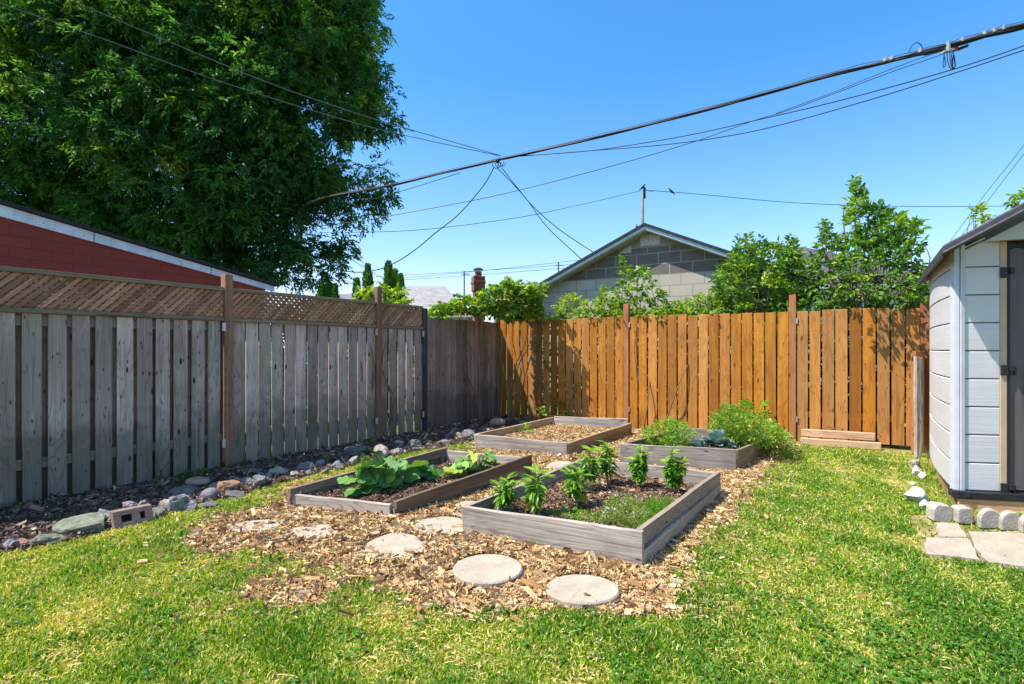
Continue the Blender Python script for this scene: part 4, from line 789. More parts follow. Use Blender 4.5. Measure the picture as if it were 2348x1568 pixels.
def house(label, px0, px1, Y, py_e, py_r, ridge, wall_c, roof_m, hip=1.0, rot=0.0, depth=7, chim=None, fasc=None):
    x0, x1 = (P(px, py_e, Y)[0] for px in (px0, px1)); ze, zr = P(0, py_e, Y)[2], P(0, py_r, Y)[2]; cx = (x0+x1)/2; hw = (x1-x0)/2
    h = empty('house', (cx, Y, 0), rot, label, 'house'); o = .35
    m = MB(); m.box((-hw+o, o, -.05), (2*hw-2*o, 0, 0), (0, 0, ze+.02), (0, depth-2*o, 0)); m.build('wall', plain(label[:20]+' wall', wall_c, .7), h)
    r0, r1 = ridge[0]*2*hw-hw, ridge[1]*2*hw-hw; dz = zr-ze; V = [(-hw, 0, ze), (hw, 0, ze), (hw, depth, ze), (-hw, depth, ze), (r0, depth/2, zr), (r1, depth/2, zr)]
    m = MB(); sl = math.hypot(depth/2, dz)
    for f, gg in (((0, 1, 5, 4), [(-hw, 0), (hw, 0), (r1, sl), (r0, sl)]), ((2, 3, 4, 5), [(hw, 0), (-hw, 0), (r0, sl), (r1, sl)]), ((1, 2, 5), [(0, 0), (depth, 0), (depth/2, math.hypot(hw-r1, dz))]), ((3, 0, 4), [(0, 0), (depth, 0), (depth/2, math.hypot(hw+r0, dz))])):
        m.add([V[i] for i in f], [tuple(range(len(f)))], [(a, b, 0) for a, b in gg])
    m.build('roof', roof_m, h)
    m = MB(); m.box((-hw, -.01, ze-.16), (2*hw, 0, 0), (0, 0, .15), (0, .03, 0)); m.box((-hw-.01, 0, ze-.16), (0, depth, 0), (0, 0, .15), (.03, 0, 0)); m.box((hw-.02, 0, ze-.16), (0, depth, 0), (0, 0, .15), (.03, 0, 0)); m.build('fascia', plain(label[:20]+' fascia', fasc or (.6, .6, .6), .6), h)
    m = MB()
    for k in (-.5, .3): m.box((k*hw, o-.03, max(.9, ze-1.6)), (.9, 0, 0), (0, 0, min(1.1, ze-1)), (0, .02, 0))
    m.build('window', plain('dark window glass', (.03, .035, .04), .1), h)
    return h
g1 = shingle('gray shingles', (.25, .24, .24), (.36, .34, .34), .2); g2 = shingle('purple-gray shingles', (.075, .068, .085), (.11, .098, .12), .2); g3 = shingle('brown shingles', (.42, .20, .12), (.52, .27, .17), .2); g4 = shingle('dark slate shingles', (.15, .14, .17), (.22, .2, .24), .2)
house('house with a light gray shingled roof showing behind the leafy fence post', 880, 1075, 38, 722, 639, (.12, .62), (.5, .45, .4), g1, depth=9)
house('house with an orange-brown roof behind the red chimney', 1120, 1262, 34, 700, 641, (.42, .46), (.5, .4, .35), g3, depth=8)
house('hip-roofed house with purple-gray shingles behind the tall sapling', 1795, 2250, 19, 651, 512, (.42, .46), (.62, .50, .48), g2, depth=9, fasc=(.7, .7, .68))
house('low dark-roofed house beyond the red garage, left of the cedars', 680, 830, 36, 693, 660, (.2, .8), (.6, .6, .6), g4, depth=8)
def chimney():
    Y = 25; c = P(1096, 700, Y); s = Y/F; o = empty('chimney', (c[0], Y, 0), .3, 'old red brick chimney stack with a capped flue poking above the corner vine', 'chimney'); bm_ = newmat('old chimney brick'); m_, nt, b = bm_; tc = nd(nt, 'ShaderNodeTexCoord'); n = tex(nt, vmul(nt, tc.outputs['Object'], (4, 4, 14)), 1, 4)
    nt.links.new(ramp(nt, [(.35, (.10, .035, .022)), (.6, (.26, .09, .05)), (.75, (.36, .2, .14))], n), b.inputs['Base Color']); b.inputs['Roughness'].default_value = .9
    zz = lambda py: P(0, py, Y)[2]; w = 22*s; m = MB()
    m.box((-w/2, -w/2, 0), (w, 0, 0), (0, w, 0), (0, 0, zz(668))); w2 = w*1.22; m.box((-w2/2, -w2/2, zz(668)), (w2, 0, 0), (0, w2, 0), (0, 0, zz(634)-zz(668))); w3 = w*1.32; m.box((-w3/2, -w3/2, zz(652)), (w3, 0, 0), (0, w3, 0), (0, 0, .14)); w4 = w*.62; m.box((-w4/2, -w4/2, zz(634)), (w4, 0, 0), (0, w4, 0), (0, 0, zz(624)-zz(634)))
    m.build('brick_stack', m_, o, .02)
    m = MB(); m.tube([(0, 0, zz(625)), (0, 0, zz(619))], .17, 10); m.build('flue_pipe', M['steel'], o); m = MB(); m.tube([(0, 0, zz(619)), (0, 0, zz(617.5)), (0, 0, zz(614))], [.24, .24, .12], 10); m.build('flue_cap', M['roof_dark'], o)
chimney()
# ------------------------------------------------------------ poles, cables, birds
def pole():
    Y = 17; c = P(1472, 700, Y); s = Y/F; z = lambda y: P(0, y, Y)[2]; o = empty('utility_pole', (c[0], Y, 0), 0, 'slender wooden utility pole rising behind the block garage peak', 'utility pole')
    m = MB(); m.tube([(0, 0, 0), (0, 0, z(560)), (.012, 0, z(445))], [.075, .055, .045], 8); m.build('pole', M['old_post'], o); m = MB(); m.box((.03, -.05, z(455)), (0, 0, z(430)-z(455)), (.07, 0, 0), (0, .09, 0)); m.build('insulator_bracket', M['cable'], o, .01)
    m = MB(); m.tube([(-.05, 0, z(524)), (-.2, 0, z(517)), (-.2, 0, z(514))], .018, 6); m.tube([(-.2, 0, z(514)), (-.2, 0, z(519))], .035, 8); m.tube([(-.2, 0, z(520)), (-.05, 0, z(517))], .012, 6); m.build('insulator', M['steel'], o)
    for (px, pt, pb, Y, lab) in ((1064, 621, 646, 60, 'far utility pole seen left of the red chimney'), (1280, 601, 622, 60, 'far utility pole just left of the block garage roof slope')):
        c = P(px, pb, Y); s = Y/F; o = empty('utility_pole', (c[0], Y, 0), 0, lab, 'utility pole', 'distant utility poles'); m = MB(); m.tube([(0, 0, 0), (0, 0, P(0, pt, Y)[2])], [.12, .07], 6); m.build('pole', M['dark_post'], o); m = MB(); zt = P(0, pt+8, Y)[2]; m.box((-.3, 0, zt), (.9, 0, 0), (0, .1, 0), (0, 0, .08)); m.build('crossarm', M['dark_post'], o)
pole()
def bird(px, py, Y, face, label):
    c = P(px, py, Y); o = empty('pigeon', c, face, label, 'bird', 'birds perched on the wires'); m = MB()
    m.tube([(-.17, 0, -.12), (-.10, 0, -.05), (-.03, 0, .02), (.03, 0, .07), (.06, 0, .12), (.085, 0, .145), (.12, 0, .14)], [.012, .03, .052, .045, .026, .028, .006], 8)
    o.scale = (.72,)*3; m.build('body', M['cable'], o, smooth=True); m = MB(); m.tube([(.0, .01, -.02), (.005, .01, -.07)], .006, 4); m.tube([(.0, -.01, -.02), (.005, -.01, -.07)], .006, 4); m.build('leg', M['dark_post'], o)
bird(1474, 430, 17, 0, 'dark bird perched on top of the slender utility pole'); bird(1538, 440, 17, 3.0, 'dark bird sitting on the wire right of the utility pole')
ML0 = np.array([6.6, 7.0]); ML1 = ML0+np.array([-.857, .515])*14
ZM = lambda x, y: (1173.5+x/2, y/2)          # second quarter crop, ZL first quarter crop
ZL = lambda x, y: (x/2, y/2)
M['gray_cable'] = rough_mat('weathered gray cable', (.12, .12, .13), (.24, .24, .26), 9, .35, .1, .002)
def curve(pts, n=10):                         # smooth through points
    p = np.array(pts, float); out = []
    for i in range(len(p)-1):
        a, b, c, d = p[max(i-1, 0)], p[i], p[i+1], p[min(i+2, len(p)-1)]
        for k in range(n): t = k/n; out.append(.5*((2*b)+(-a+c)*t+(2*a-5*b+4*c-d)*t*t+(-a+3*b-3*c+d)*t**3))
    out.append(p[-1]); return np.array(out)
def cable(pts, label, w=1.8, line=None, Y=None, group='overhead utility cables', name='cable', mat='cable'):
    q = [(PL(*p, ML0, ML1) if Y is None else P(*p, Y[0]+(Y[1]-Y[0])*i/max(len(pts)-1, 1))) for i, p in enumerate(pts)]; q = curve(q); r = np.array([max(w/2*x[1]/F, .003) for x in q])
    if Y is None: r[:] = w/2*11/F
    m = MB(); m.tube(q-q[0], r, 5); o = m.build(name, M[mat], None); o.location = tuple(q[0]); return tag(o, label, 'cable', group)
main = [(700,470),ZL(1520,900),ZL(1780,852),ZL(2000,800),ZL(2240,744),(1173.5,360),ZM(250,663),ZM(500,602),ZM(750,540),ZM(1000,475),ZM(1250,405),ZM(1500,335),ZM(1720,283),(2100,124),ZM(2000,213),(2260,81),(2347,58),(2460,22),(2700,-62),(3200,-250)]
def bundle():
    q = curve([PL(*p, ML0, ML1) for p in main], 12); o = empty('cable_bundle', q[0], 0, 'thick twisted black cable bundle slanting across the sky from tree to top right', 'cable'); n = len(q); s = np.linspace(0, 1, n)
    base = .030+.018*np.clip((s-.62)/.2, 0, 1)
    for k in range(3):
        a = 2*math.pi*k/3+s*26; off = np.stack([np.zeros(n), np.cos(a), np.sin(a)], 1)*(base*.42)[:, None]; m = MB(); m.tube(q-q[0]+off, base*(.52, .62, .42)[k], 7); m.build('strand', M['bundle' if k == 0 else 'cable'], o, smooth=True)
    def at(px): Y = on_line(px, ML0, ML1); i = int(np.argmin(abs((q[:, 0]/q[:, 1])-(px-CX)/F))); return q[i]-q[0]
    m = MB()   # support wire above the bundle
    up = q-q[0]; up = up+np.stack([0*s, 0*s, base+.006+.012*np.sin(s*60)**2], 1); m.tube(up, .004, 5); m.build('support_wire', M['cable'], o)
    for px in (2024, 2040, 2106, 2200, 2252, 2272, 2298):
        c = at(px); m = MB(); m.box(c+np.array([-.012, -.05, .0]), (.026, 0, 0), (0, .1, 0), (0, 0, .052)); m.build('clamp', M['steel'], o, .003)
    c = at(2170); m = MB(); m.box(c+np.array([-.06, -.06, -.10]), (.14, 0, .03), (0, .06, 0), (-.003, 0, .03)); m.box(c+np.array([-.01, -.065, -.09]), (.03, 0, 0), (0, .05, 0), (0, 0, .14)); m.build('terminal_block', M['steel'], o, .004)
    m = MB(); m.box(c+np.array([.085, -.06, -.075]), (.045, 0, .008), (0, .05, 0), (0, 0, .07)); m.build('red_cap', M['red_plastic'], o, .004)
    for k, (dx, sw, dp) in enumerate(((-.05, -.02, .22), (-.02, .05, .24), (.02, .04, .25), (.05, .015, .24), (.075, -.01, .23))):
        m = MB(); p0 = c+np.array([dx, -.05, -.09]); m.tube(curve([p0, p0+np.array([sw*.4-.01, 0, -dp*.5]), p0+np.array([sw, 0, -dp*.95]), p0+np.array([sw+.03, 0, -dp*.8]), p0+np.array([sw+.02, .01, -.04])], 8), .0055, 5); m.build('drop_loop', M['cable'], o)
    m = MB(); p0 = at(2105); m.tube(curve([p0+np.array([-.14, 0, .02]), p0+np.array([-.1, 0, .10]), p0+np.array([-.04, 0, .15]), p0+np.array([.03, 0, .12]), p0+np.array([.06, 0, .04])], 8), .006, 5)
    m.build('jumper_loop', M['cable'], o)
    m = MB(); m.tube([c+np.array([.14, -.03, -.05]), c+np.array([.26, -.05, -.005])], .02, 8); p0 = at(2118); m.tube([p0+np.array([-.16, -.02, -.06]), p0+np.array([.02, -.02, -.03])], .018, 8); m.tube([p0+np.array([.0, -.02, -.03]), p0+np.array([.32, -.02, .06])], .03, 8); m.build('splice_sleeve', M['cable'], o)
    c = at(1141); m = MB(); m.box(c+np.array([-.04, -.05, -.06]), (.08, 0, .01), (0, .06, 0), (0, 0, .05))
    for k in range(4): m.tube(curve([c+np.array([-.12+.05*k, 0, -.02]), c+np.array([-.1+.06*k, -.02, -.12]), c+np.array([-.02+.05*k, 0, -.17+.02*k]), c+np.array([.02+.05*k, 0, -.04])], 6), .007, 5)
    m.build('junction', M['cable'], o)
bundle()
cable([(1173,359),ZM(300,697),ZM(500,672),ZM(800,622),ZM(1100,556),ZM(1500,462),ZM(2000,325),(2347,105),(2460,60),(3000,-170)], 'upper of the two slack wires sagging just under the thick bundle')
cable([(1173,360),ZM(350,692),ZM(700,664),ZM(1000,622),ZM(1250,568),ZM(1650,455),ZM(2000,345),(2347,115),(2460,76),(3000,-120)], 'lowest slack wire below the thick bundle, ending at the right edge')
cable([(700,522),ZL(1500,1032),ZL(1700,1005),ZL(2100,932),ZM(0,880),ZM(420,772),ZM(820,655),ZM(1100,556),ZM(1300,495),ZM(1700,345),ZM(1900,275),ZM(2100,205)], 'straight wire climbing from the tree foot side to the bundle hardware', 1.8, Y=(15, 8.2))
cable([ZM(1210,520),ZM(1450,432),ZM(1700,332),ZM(1860,272),ZM(2000,225)], 'short upper wire beside the straight climbing wire, meeting the hardware', 1.6, Y=(11.2, 8.3))
cable([(730,532),ZL(1510,1066),ZL(1900,1056),ZL(2347,1002),(1323,471),(1470,437)], 'thin faint wire from the tree to the slender pole', 1.3, Y=(24, 17))
cable([(1478,436),ZM(850,890),ZM(1300,930),ZM(1800,946),ZM(2347,944),(2480,470)], 'thin wire running right from the slender pole behind the sapling', 1.4, Y=(17, 15))
cable([ZM(612,868),ZM(632,878),ZM(660,874)], 'tiny loop of wire at the top of the slender pole', 1.0, Y=(17, 17))
cable([(1132,385),ZL(2210,860),ZL(2100,985),ZL(2000,1065),ZL(1900,1148),ZL(1800,1210),ZL(1700,1243),ZL(1600,1245),ZL(1480,1215)], 'deeply sagging wire hanging from the junction down to the cedars', 2.3, Y=(11.2, 21))
cable([(1140,385),ZM(60,905),ZM(160,1040),ZM(320,1190)], 'left of two wires dropping from the junction to the garage roof', 1.9, Y=(11.1, 11.6))
cable([(1150,385),ZM(30,868),ZM(100,950),ZM(220,1055),ZM(380,1162)], 'right of two wires dropping from the junction to the garage roof', 1.9, Y=(11.1, 11.8))
cable([(1148,357),ZL(1840,582),ZL(1600,508),ZL(1240,383),ZL(820,210),ZL(500,75),ZL(280,-20)], 'upper of two wires crossing in front of the big tree', 1.8, Y=(11.1, 8), mat='gray_cable')
cable([(1144,357),ZL(1780,603),ZL(1450,512),ZL(1100,403),ZL(830,310),ZL(450,170),ZL(0,15),ZL(-150,-50)], 'lower of two wires crossing in front of the big tree', 1.8, Y=(11.1, 7.5), mat='gray_cable')
cable([ZL(1700,916),ZL(1800,888),ZL(1960,840),ZL(2110,792)], 'short wire running just under the thick bundle next to the tree', 1.6, Y=(14, 11.6))
cable([(700,540),ZL(1580,1172),ZL(1760,1280),(940,665)], 'thin wire sloping down from the tree past the cedars', 1.4, Y=(24, 28)); cable([ZL(1530,1265),ZL(1620,1305),(880,700)], 'faint wire sloping down beside the left cedars', 1.3, Y=(24, 26))
for k, (a, b) in enumerate((((930,637),(1330,596)), ((760,640),(1330,605)), ((760,652),(1330,612)))): cable([a, ((a[0]+b[0])/2, (a[1]+b[1])/2+1.5), b], ('uppermost', 'middle', 'lowest')[k]+' of the three faint wires behind the chimney', 1.0, Y=(62, 58), group='faint distant wires')
cable([(2460,160),(2347,332),(2262,440),(2178,553),(2140,610)], 'left of two thin wires dropping behind the shed roof', 1.2, Y=(9, 17)); cable([(2460,190),(2347,352),(2272,450),(2190,560),(2150,620)], 'right of two thin wires dropping behind the shed roof', 1.2, Y=(9, 17.2))
# ------------------------------------------------------------ foliage
def sprays(c, d, L, k, ll, lw, kind='diamond', droop=.3, spread=.9, uprand=.45, val=(.5, .25)):
    """n twigs at c pointing along d, each with k paired leaflets"""
    n = len(c); d = nrm(d); up = rup(n, .35); sd = nrm(np.cross(d, up)); up = np.cross(sd, d); L = np.broadcast_to(L, (n,))
    P_, A_, U_, R_ = [], [], [], []; base = rng.normal(val[0], val[1]*.7, n)
    for i in range(k):
        t = (i//2+1)/((k+1)//2); s = (-1)**i if i < k-1 else 0
        p = c+d*(L*t)[:, None]; p[:, 2] -= droop*L*t*t
        a = d*.55+sd*s*spread+rng.normal(0, .22, (n, 3)); a[:, 2] -= droop*.8
        P_.append(p); A_.append(a); U_.append(nrm(up+rng.normal(0, uprand, (n, 3)))); R_.append(base+rng.normal(0, val[1]*.5, n))
    Pn = np.vstack(P_); m = len(Pn); return leaves(Pn, np.vstack(A_), np.vstack(U_), ll*(.75+.5*rng.random(m)), lw*(.8+.4*rng.random(m)), kind, np.clip(np.concatenate(R_), 0, .999))
GREEN = [(0, (.018, .055, .012)), (.35, (.035, .10, .014)), (.7, (.085, .19, .022)), (1, (.20, .30, .03))]
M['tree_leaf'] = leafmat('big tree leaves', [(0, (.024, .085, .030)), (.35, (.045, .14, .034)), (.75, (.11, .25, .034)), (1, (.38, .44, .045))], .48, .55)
M['bush_leaf'] = leafmat('bush leaves', [(0, (.03, .09, .014)), (.4, (.08, .19, .022)), (.8, (.19, .32, .035)), (1, (.36, .44, .06))], .4, .45)
M['vine_leaf'] = leafmat('vine leaves', [(0, (.05, .13, .014)), (.4, (.12, .24, .02)), (.8, (.27, .38, .03)), (1, (.42, .46, .06))], .42, .45)
M['cedar'] = leafmat('cedar foliage', [(0, (.03, .11, .018)), (.5, (.07, .20, .025)), (1, (.17, .32, .035))], .35, .6)
M['bark'] = rough_mat('gray brown bark', (.035, .028, .022), (.10, .08, .06), 12, .95, .9, .03)
M['stem'] = plain('green stem', (.10, .20, .04), .6); M['twig'] = plain('brown twig', (.16, .11, .07), .8)
def bent(p, q, k=6, j=.06):
    p, q = np.array(p, float), np.array(q, float); t = np.linspace(0, 1, k)[:, None]; c = p+(q-p)*t; L = np.linalg.norm(q-p); c[1:-1] += rng.normal(0, j*L, (k-2, 3))*.5; return curve(c, 3)
# ---- big tree behind the red garage
def big_tree():
    crown = [(-330,-420),(800,-420),(900,-250),(885,-60),(880,0),(900,60),(890,110),(905,165),(890,235),(905,285),(845,315),(815,350),(840,400),(860,450),(835,490),(770,520),(745,555),(750,600),(740,650),(700,680),(560,700),(330,650),(150,600),(-330,570)]
    n = 16000; px = rng.uniform(-330, 915, n); py = rng.uniform(-420, 690, n); Yc = 17.2
    prj = np.array(crown, float); ins = inpoly(px, py, crown)
    # distance to outline in pixels
    dmin = np.full(n, 1e9)
    for i in range(len(prj)):
        a, b = prj[i-1], prj[i]; ab = b-a; t = np.clip(((px-a[0])*ab[0]+(py-a[1])*ab[1])/(ab@ab), 0, 1); dmin = np.minimum(dmin, np.hypot(px-a[0]-t*ab[0], py-a[1]-t*ab[1]))
    ins &= dmin > 46; half = np.clip(np.sqrt(np.clip(dmin, 0, 330)/330)*3.3, .3, 3.3)
    u = rng.uniform(-1, 1, n); u = np.sign(u)*np.abs(u)**.55; Y = Yc+u*half; keep = ins & (rng.random(n) < .15*(Y/Yc)**2*np.where(u < 0, 1.25, .7))
    px, py, Y = px[keep], py[keep], Y[keep]; C = np.array([P(a, b, y) for a, b, y in zip(px, py, Y)])
    extra = [(905,283,16.9),(886,290,16.8),(862,298,17),(880,430,16.8),(890,456,16.9),(868,470,17),(845,500,17),(786,560,17),(800,578,17.1),(776,566,17),(760,615,17),(748,640,17),(872,60,17),(880,160,17.2),(884,215,17),(868,395,17)]
    C = np.vstack([C]+[P(e[0]-14, *e[1:])[None] for e in extra]); nc = len(C)
    tb = np.array([-10.4, 17.5, 0]); t = empty('maple_tree', tb, 0, 'huge dense dark green tree filling the upper left, its branches reaching over the red garage', 'tree')
    m = MB(); m.tube([np.array(q) for q in ((0, 0, -.2), (.05, 0, 1), (0, .1, 2.5), (.1, .1, 4.5), (.2, 0, 7), (.1, .1, 9.5), (.3, 0, 12))], [.55, .42, .38, .34, .26, .17, .08], 12); m.build('trunk', M['bark'], t, smooth=True)
    lim = MB(); idx = rng.permutation(nc)[:150]
    for k in range(15):
        e = C[idx[k]]-tb; s = np.array([0.1, 0, min(max(2.2, e[2]*.55), 9)]); lim.tube(bent(s, e, 5, .07), np.linspace(.16, .03, 13), 7)
    for i in idx: e = C[i]-tb; r = np.linalg.norm(e[:2]); s = e*np.array([.55, .55, 1])+np.array([0, 0, -.12*r]); lim.tube(bent(s, e, 4, .08), np.linspace(.035, .012, 10), 5)
    lim.build('branches', M['bark'], t, smooth=True)
    per = 34; cc = np.repeat(C, per, 0); nn = len(cc); off = nrm(rng.normal(0, 1, (nn, 3)))*(rng.random(nn)**.45)[:, None]*np.array([.55, .55, .36]); rel = cc+off
    out = off+np.array([0, 0, -.15]); out = nrm(out+rng.normal(0, .35, (nn, 3)))
    cv = np.repeat(rng.normal(.37, .18, nc)+.04*(C[:, 2]-7), per); s = sprays(rel-tb, out, .32, 11, .155, .056, 'diamond', .28, .8, .45, (.0, .16))  # higher clumps tinted yellower, sunlit highlights painted into the leaf colour
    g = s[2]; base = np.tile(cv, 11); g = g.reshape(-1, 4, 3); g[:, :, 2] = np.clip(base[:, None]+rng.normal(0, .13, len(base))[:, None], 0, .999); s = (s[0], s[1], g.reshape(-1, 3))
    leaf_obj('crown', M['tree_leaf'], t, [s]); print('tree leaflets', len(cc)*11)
big_tree()
# ---- generic bush from an outline in the picture, placed in depth along a plan line
def bush(name, label, cat, poly, line, off, n, L, k, ll, lw, mat, kind='lance', stems=8, droop=.25, val=(.5, .25), up=.5, group=None, base=None, sw=.012, z0=0.0, leader=None, stemmat='twig', edge=1.0):
    q = np.array(poly, float); cnt = 0; Pn = []
    while cnt < n:
        a = rng.uniform(q[:, 0].min(), q[:, 0].max(), 400); b = rng.uniform(q[:, 1].min(), q[:, 1].max(), 400); i = inpoly(a, b, poly)
        for x, y in zip(a[i], b[i]):
            Y = (on_line(x, *line) if isinstance(line, tuple) else line)+rng.uniform(*off); p = P(x, y, Y)
            if p[2] > z0+.02: Pn.append(p); cnt += 1
            if cnt >= n: break
    C = np.array(Pn); bx = C[:, :2].mean(0) if base is None else np.array(base); o = np.array([bx[0], bx[1], z0]); t = empty(name, o, 0, label, cat, group); C = C-o
    c0 = C.mean(0); d = nrm((C-c0)*[1, 1, .6]); d[:, 2] += up; d = nrm(d+rng.normal(0, .45, (n, 3)))
    leaf_obj('foliage', M[mat] if isinstance(mat, str) else mat, t, [sprays(C-d*L*.5, d, L, k, ll, lw, kind, droop, .9, .45, val)])
    m = MB(); order = rng.permutation(n)[:stems] if leader is None else []
    for j in order:
        e = C[j]; s = np.array([rng.normal(0, .1)+e[0]*.55, rng.normal(0, .04)+e[1]*.6, 0.0]); m.tube(bent(s, e, 5, .06), np.linspace(sw, sw*.35, 13), 5)
    if leader is not None:
        for (pa, w0, w1) in leader: pts = curve([np.array(p)-o for p in pa], 5); m.tube(pts, np.linspace(w0, w1, len(pts)), 6)
    m.build('stem', M[stemmat], t, smooth=True); return t
BL = (FC, FE); LLn = (FA, FC)
LL_ = (FA-NR*.05, FC-NR*.05)
bush('corner_vine', 'bright green vine heaped over the dark corner fence panel', 'vine', [(978,722),(1000,700),(1040,690),(1050,672),(1072,668),(1085,690),(1110,665),(1140,650),(1160,640),(1200,650),(1250,655),(1235,690),(1250,728),(1200,733),(1120,720),(1050,716),(1000,728)], ((-1.2, 8.9), (1.2, 9.6)), (-.16, .5), 700, .14, 5, .078, .07, 'vine_leaf', stems=16, val=(.45, .28), up=.3)
bush('vine_shoot', 'thin leafy vine shoots around the leafy fence post by the cedars', 'vine', [(815,650),(850,668),(858,700),(820,692)], LL_, (-.05, .25), 26, .12, 5, .075, .06, 'vine_leaf', stems=6, val=(.7, .2))
bush('vine_shoot', 'leafy vine shoots just right of the reddish fence post, over the lattice', 'vine', [(870,650),(900,655),(945,680),(940,700),(905,706),(872,700)], LL_, (-.12, .25), 48, .12, 5, .075, .06, 'vine_leaf', stems=8, val=(.6, .25))
bush('vine_shoot', 'vine tendrils climbing the left slope of the block garage roof', 'vine', [(1180,668),(1200,652),(1245,648),(1262,640),(1230,668),(1200,690)], BL, (.15, .7), 40, .12, 5, .07, .055, 'vine_leaf', stems=6, val=(.6, .25))
bush('weed_shrub', 'pale flowering weed clump in front of the gray block wall', 'shrub', [(1275,725),(1270,700),(1290,680),(1310,672),(1345,690),(1350,712),(1335,728)], BL, (.1, .55), 170, .12, 5, .055, .032, 'vine_leaf', stems=14, val=(.7, .25))
bush('weed_shrub', 'ragged yellow-green shoots right of the pale flowering weed', 'shrub', [(1360,724),(1362,690),(1385,655),(1395,690),(1420,700),(1425,724)], BL, (.1, .5), 120, .12, 5, .055, .04, 'vine_leaf', stems=10, val=(.65, .25))
bush('young_tree', 'young sapling with broad leaves standing before the middle of the block wall', 'sapling', [(1395,722),(1400,665),(1425,640),(1418,600),(1440,580),(1452,610),(1480,618),(1495,650),(1520,668),(1540,700),(1530,726)], BL, (.2, .75), 210, .15, 6, .08, .05, 'bush_leaf', stems=16, val=(.5, .26))
bush('low_shrub', 'low leafy shrub between the broad-leaved sapling and the big bush', 'shrub', [(1530,726),(1535,690),(1580,680),(1640,672),(1660,716),(1600,722)], BL, (.1, .6), 220, .14, 5, .06, .035, 'vine_leaf', stems=12, val=(.45, .28))
bush('bush', 'wide dense bush behind the orange fence with several upright shoots', 'bush', [(1628,722),(1635,640),(1655,600),(1680,580),(1690,545),(1715,535),(1730,560),(1755,538),(1765,562),(1810,545),(1830,560),(1855,600),(1862,718),(1750,720)], BL, (.2, 1.1), 620, .18, 7, .09, .044, 'bush_leaf', stems=46, val=(.48, .27), up=.9)
lead = [([P(1962, 760, 7.75), P(1962, 620, 7.72), P(1960, 500, 7.7), P(1964, 412, 7.7)], .02, .004)]+[([P(1962, 700, 7.75), P(x, y+60, 7.7), P(x, y, 7.6)], .012, .004) for x, y in ((1890, 520), (1905, 580), (2010, 490), (2045, 480), (2090, 510), (2120, 560), (1935, 470), (1990, 450))]
bush('tall_sapling', 'tallest sapling, a narrow leader rising above the orange fence near the shed', 'tree', [(1950,420),(1966,400),(1985,425),(1990,470),(1978,520),(2000,560),(1945,560),(1938,505),(1948,465)], BL, (.1, .5), 90, .17, 7, .085, .042, 'bush_leaf', stems=0, val=(.6, .25), up=.9, leader=lead, base=(4.9, 7.72))
bush('bush', 'dark leafy bush under and around the tallest sapling, beside the shed', 'bush', [(1862,718),(1868,600),(1875,540),(1885,500),(1920,510),(1940,540),(1985,520),(2010,470),(2040,480),(2075,500),(2108,500),(2112,560),(2120,600),(2125,660),(2122,712),(2000,712)], BL, (.0, 1.0), 560, .17, 7, .092, .05, 'bush_leaf', stems=50, val=(.42, .27), up=.7)
bush('overhanging_branch', 'leafy twigs arching over the orange fence top beside the shed', 'branch', [(1900,640),(1990,560),(2080,590),(2110,680),(2010,690)], BL, (-.42, -.02), 52, .16, 7, .08, .04, 'bush_leaf', stems=6, val=(.55, .25), z0=1.95)
bush('overhanging_branch', 'small leafy twig poking above the shed roof edge', 'branch', [(2222,478),(2245,475),(2285,500),(2262,512),(2235,500)], 8.3, (-.1, .1), 14, .15, 7, .09, .04, 'vine_leaf', stems=4, val=(.7, .2))
bush('overhanging_branch', 'leafy twig at the right picture edge above the shed roof', 'branch', [(2312,470),(2325,442),(2380,440),(2390,480),(2350,478)], 8.3, (-.1, .1), 24, .15, 7, .09, .04, 'vine_leaf', stems=4, val=(.7, .2))
bush('added_undergrowth', 'dark leaves added behind the orange fence to darken its gaps', 'added_undergrowth', [(1190,740),(2120,715),(2120,985),(1440,960),(1190,930)], BL, (.15, .6), 1500, .18, 6, .10, .06, 'bush_leaf', stems=50, val=(.2, .2))['kind'] = 'stuff'  # added dark foliage, stops light showing through the fence gaps
t_ = bush('hedge', 'dark green hedge on the neighbour side of the lattice fence, seen only through its gaps', 'hedge', [(618,700),(965,712),(965,930),(618,985)], (FA-NR*2.2, FC-NR*2.2), (-.3, .5), 1300, .22, 6, .12, .07, 'tree_leaf', stems=40, val=(.3, .2))
bush('fence_top_vine', 'loose vine running along the orange fence top in front of the block wall', 'vine', [(1250,742),(1252,716),(1340,708),(1430,712),(1530,704),(1640,700),(1642,728),(1430,736)], BL, (-.03, .25), 210, .13, 5, .065, .05, 'vine_leaf', stems=16, val=(.5, .28))
def cedar(px, pt, w, Y, label):
    Y += 8
    c = P(px, 700, Y); s = Y/F; zt = P(0, pt, Y)[2]; t = empty('cedar_tree', (c[0], Y, 0), 0, label, 'cedar', 'columnar cedars beyond the left fence'); n = 2600; h = rng.random(n)**.8; r = w*s/2*(np.clip(1.15*(1-h)**.62, 0, 1)*(.8+.2*np.sin(h*30+px)))
    th = rng.uniform(0, 6.28, n); q = np.stack([r*np.cos(th), r*np.sin(th), h*zt*.98+.05], -1)*[1, 1, 1]; d = np.stack([np.cos(th)*.5, np.sin(th)*.5, np.ones(n)], -1)+rng.normal(0, .25, (n, 3))
    leaf_obj('foliage', M['cedar'], t, [leaves(q, d, np.stack([np.cos(th), np.sin(th), .3+0*th], -1), .30, .12, 'lance', np.clip(rng.normal(.5, .25, n), 0, 1))]); m = MB(); m.tube([(0, 0, 0), (0, 0, zt*.9)], [.08, .02], 6); m.build('trunk', M['bark'], t)
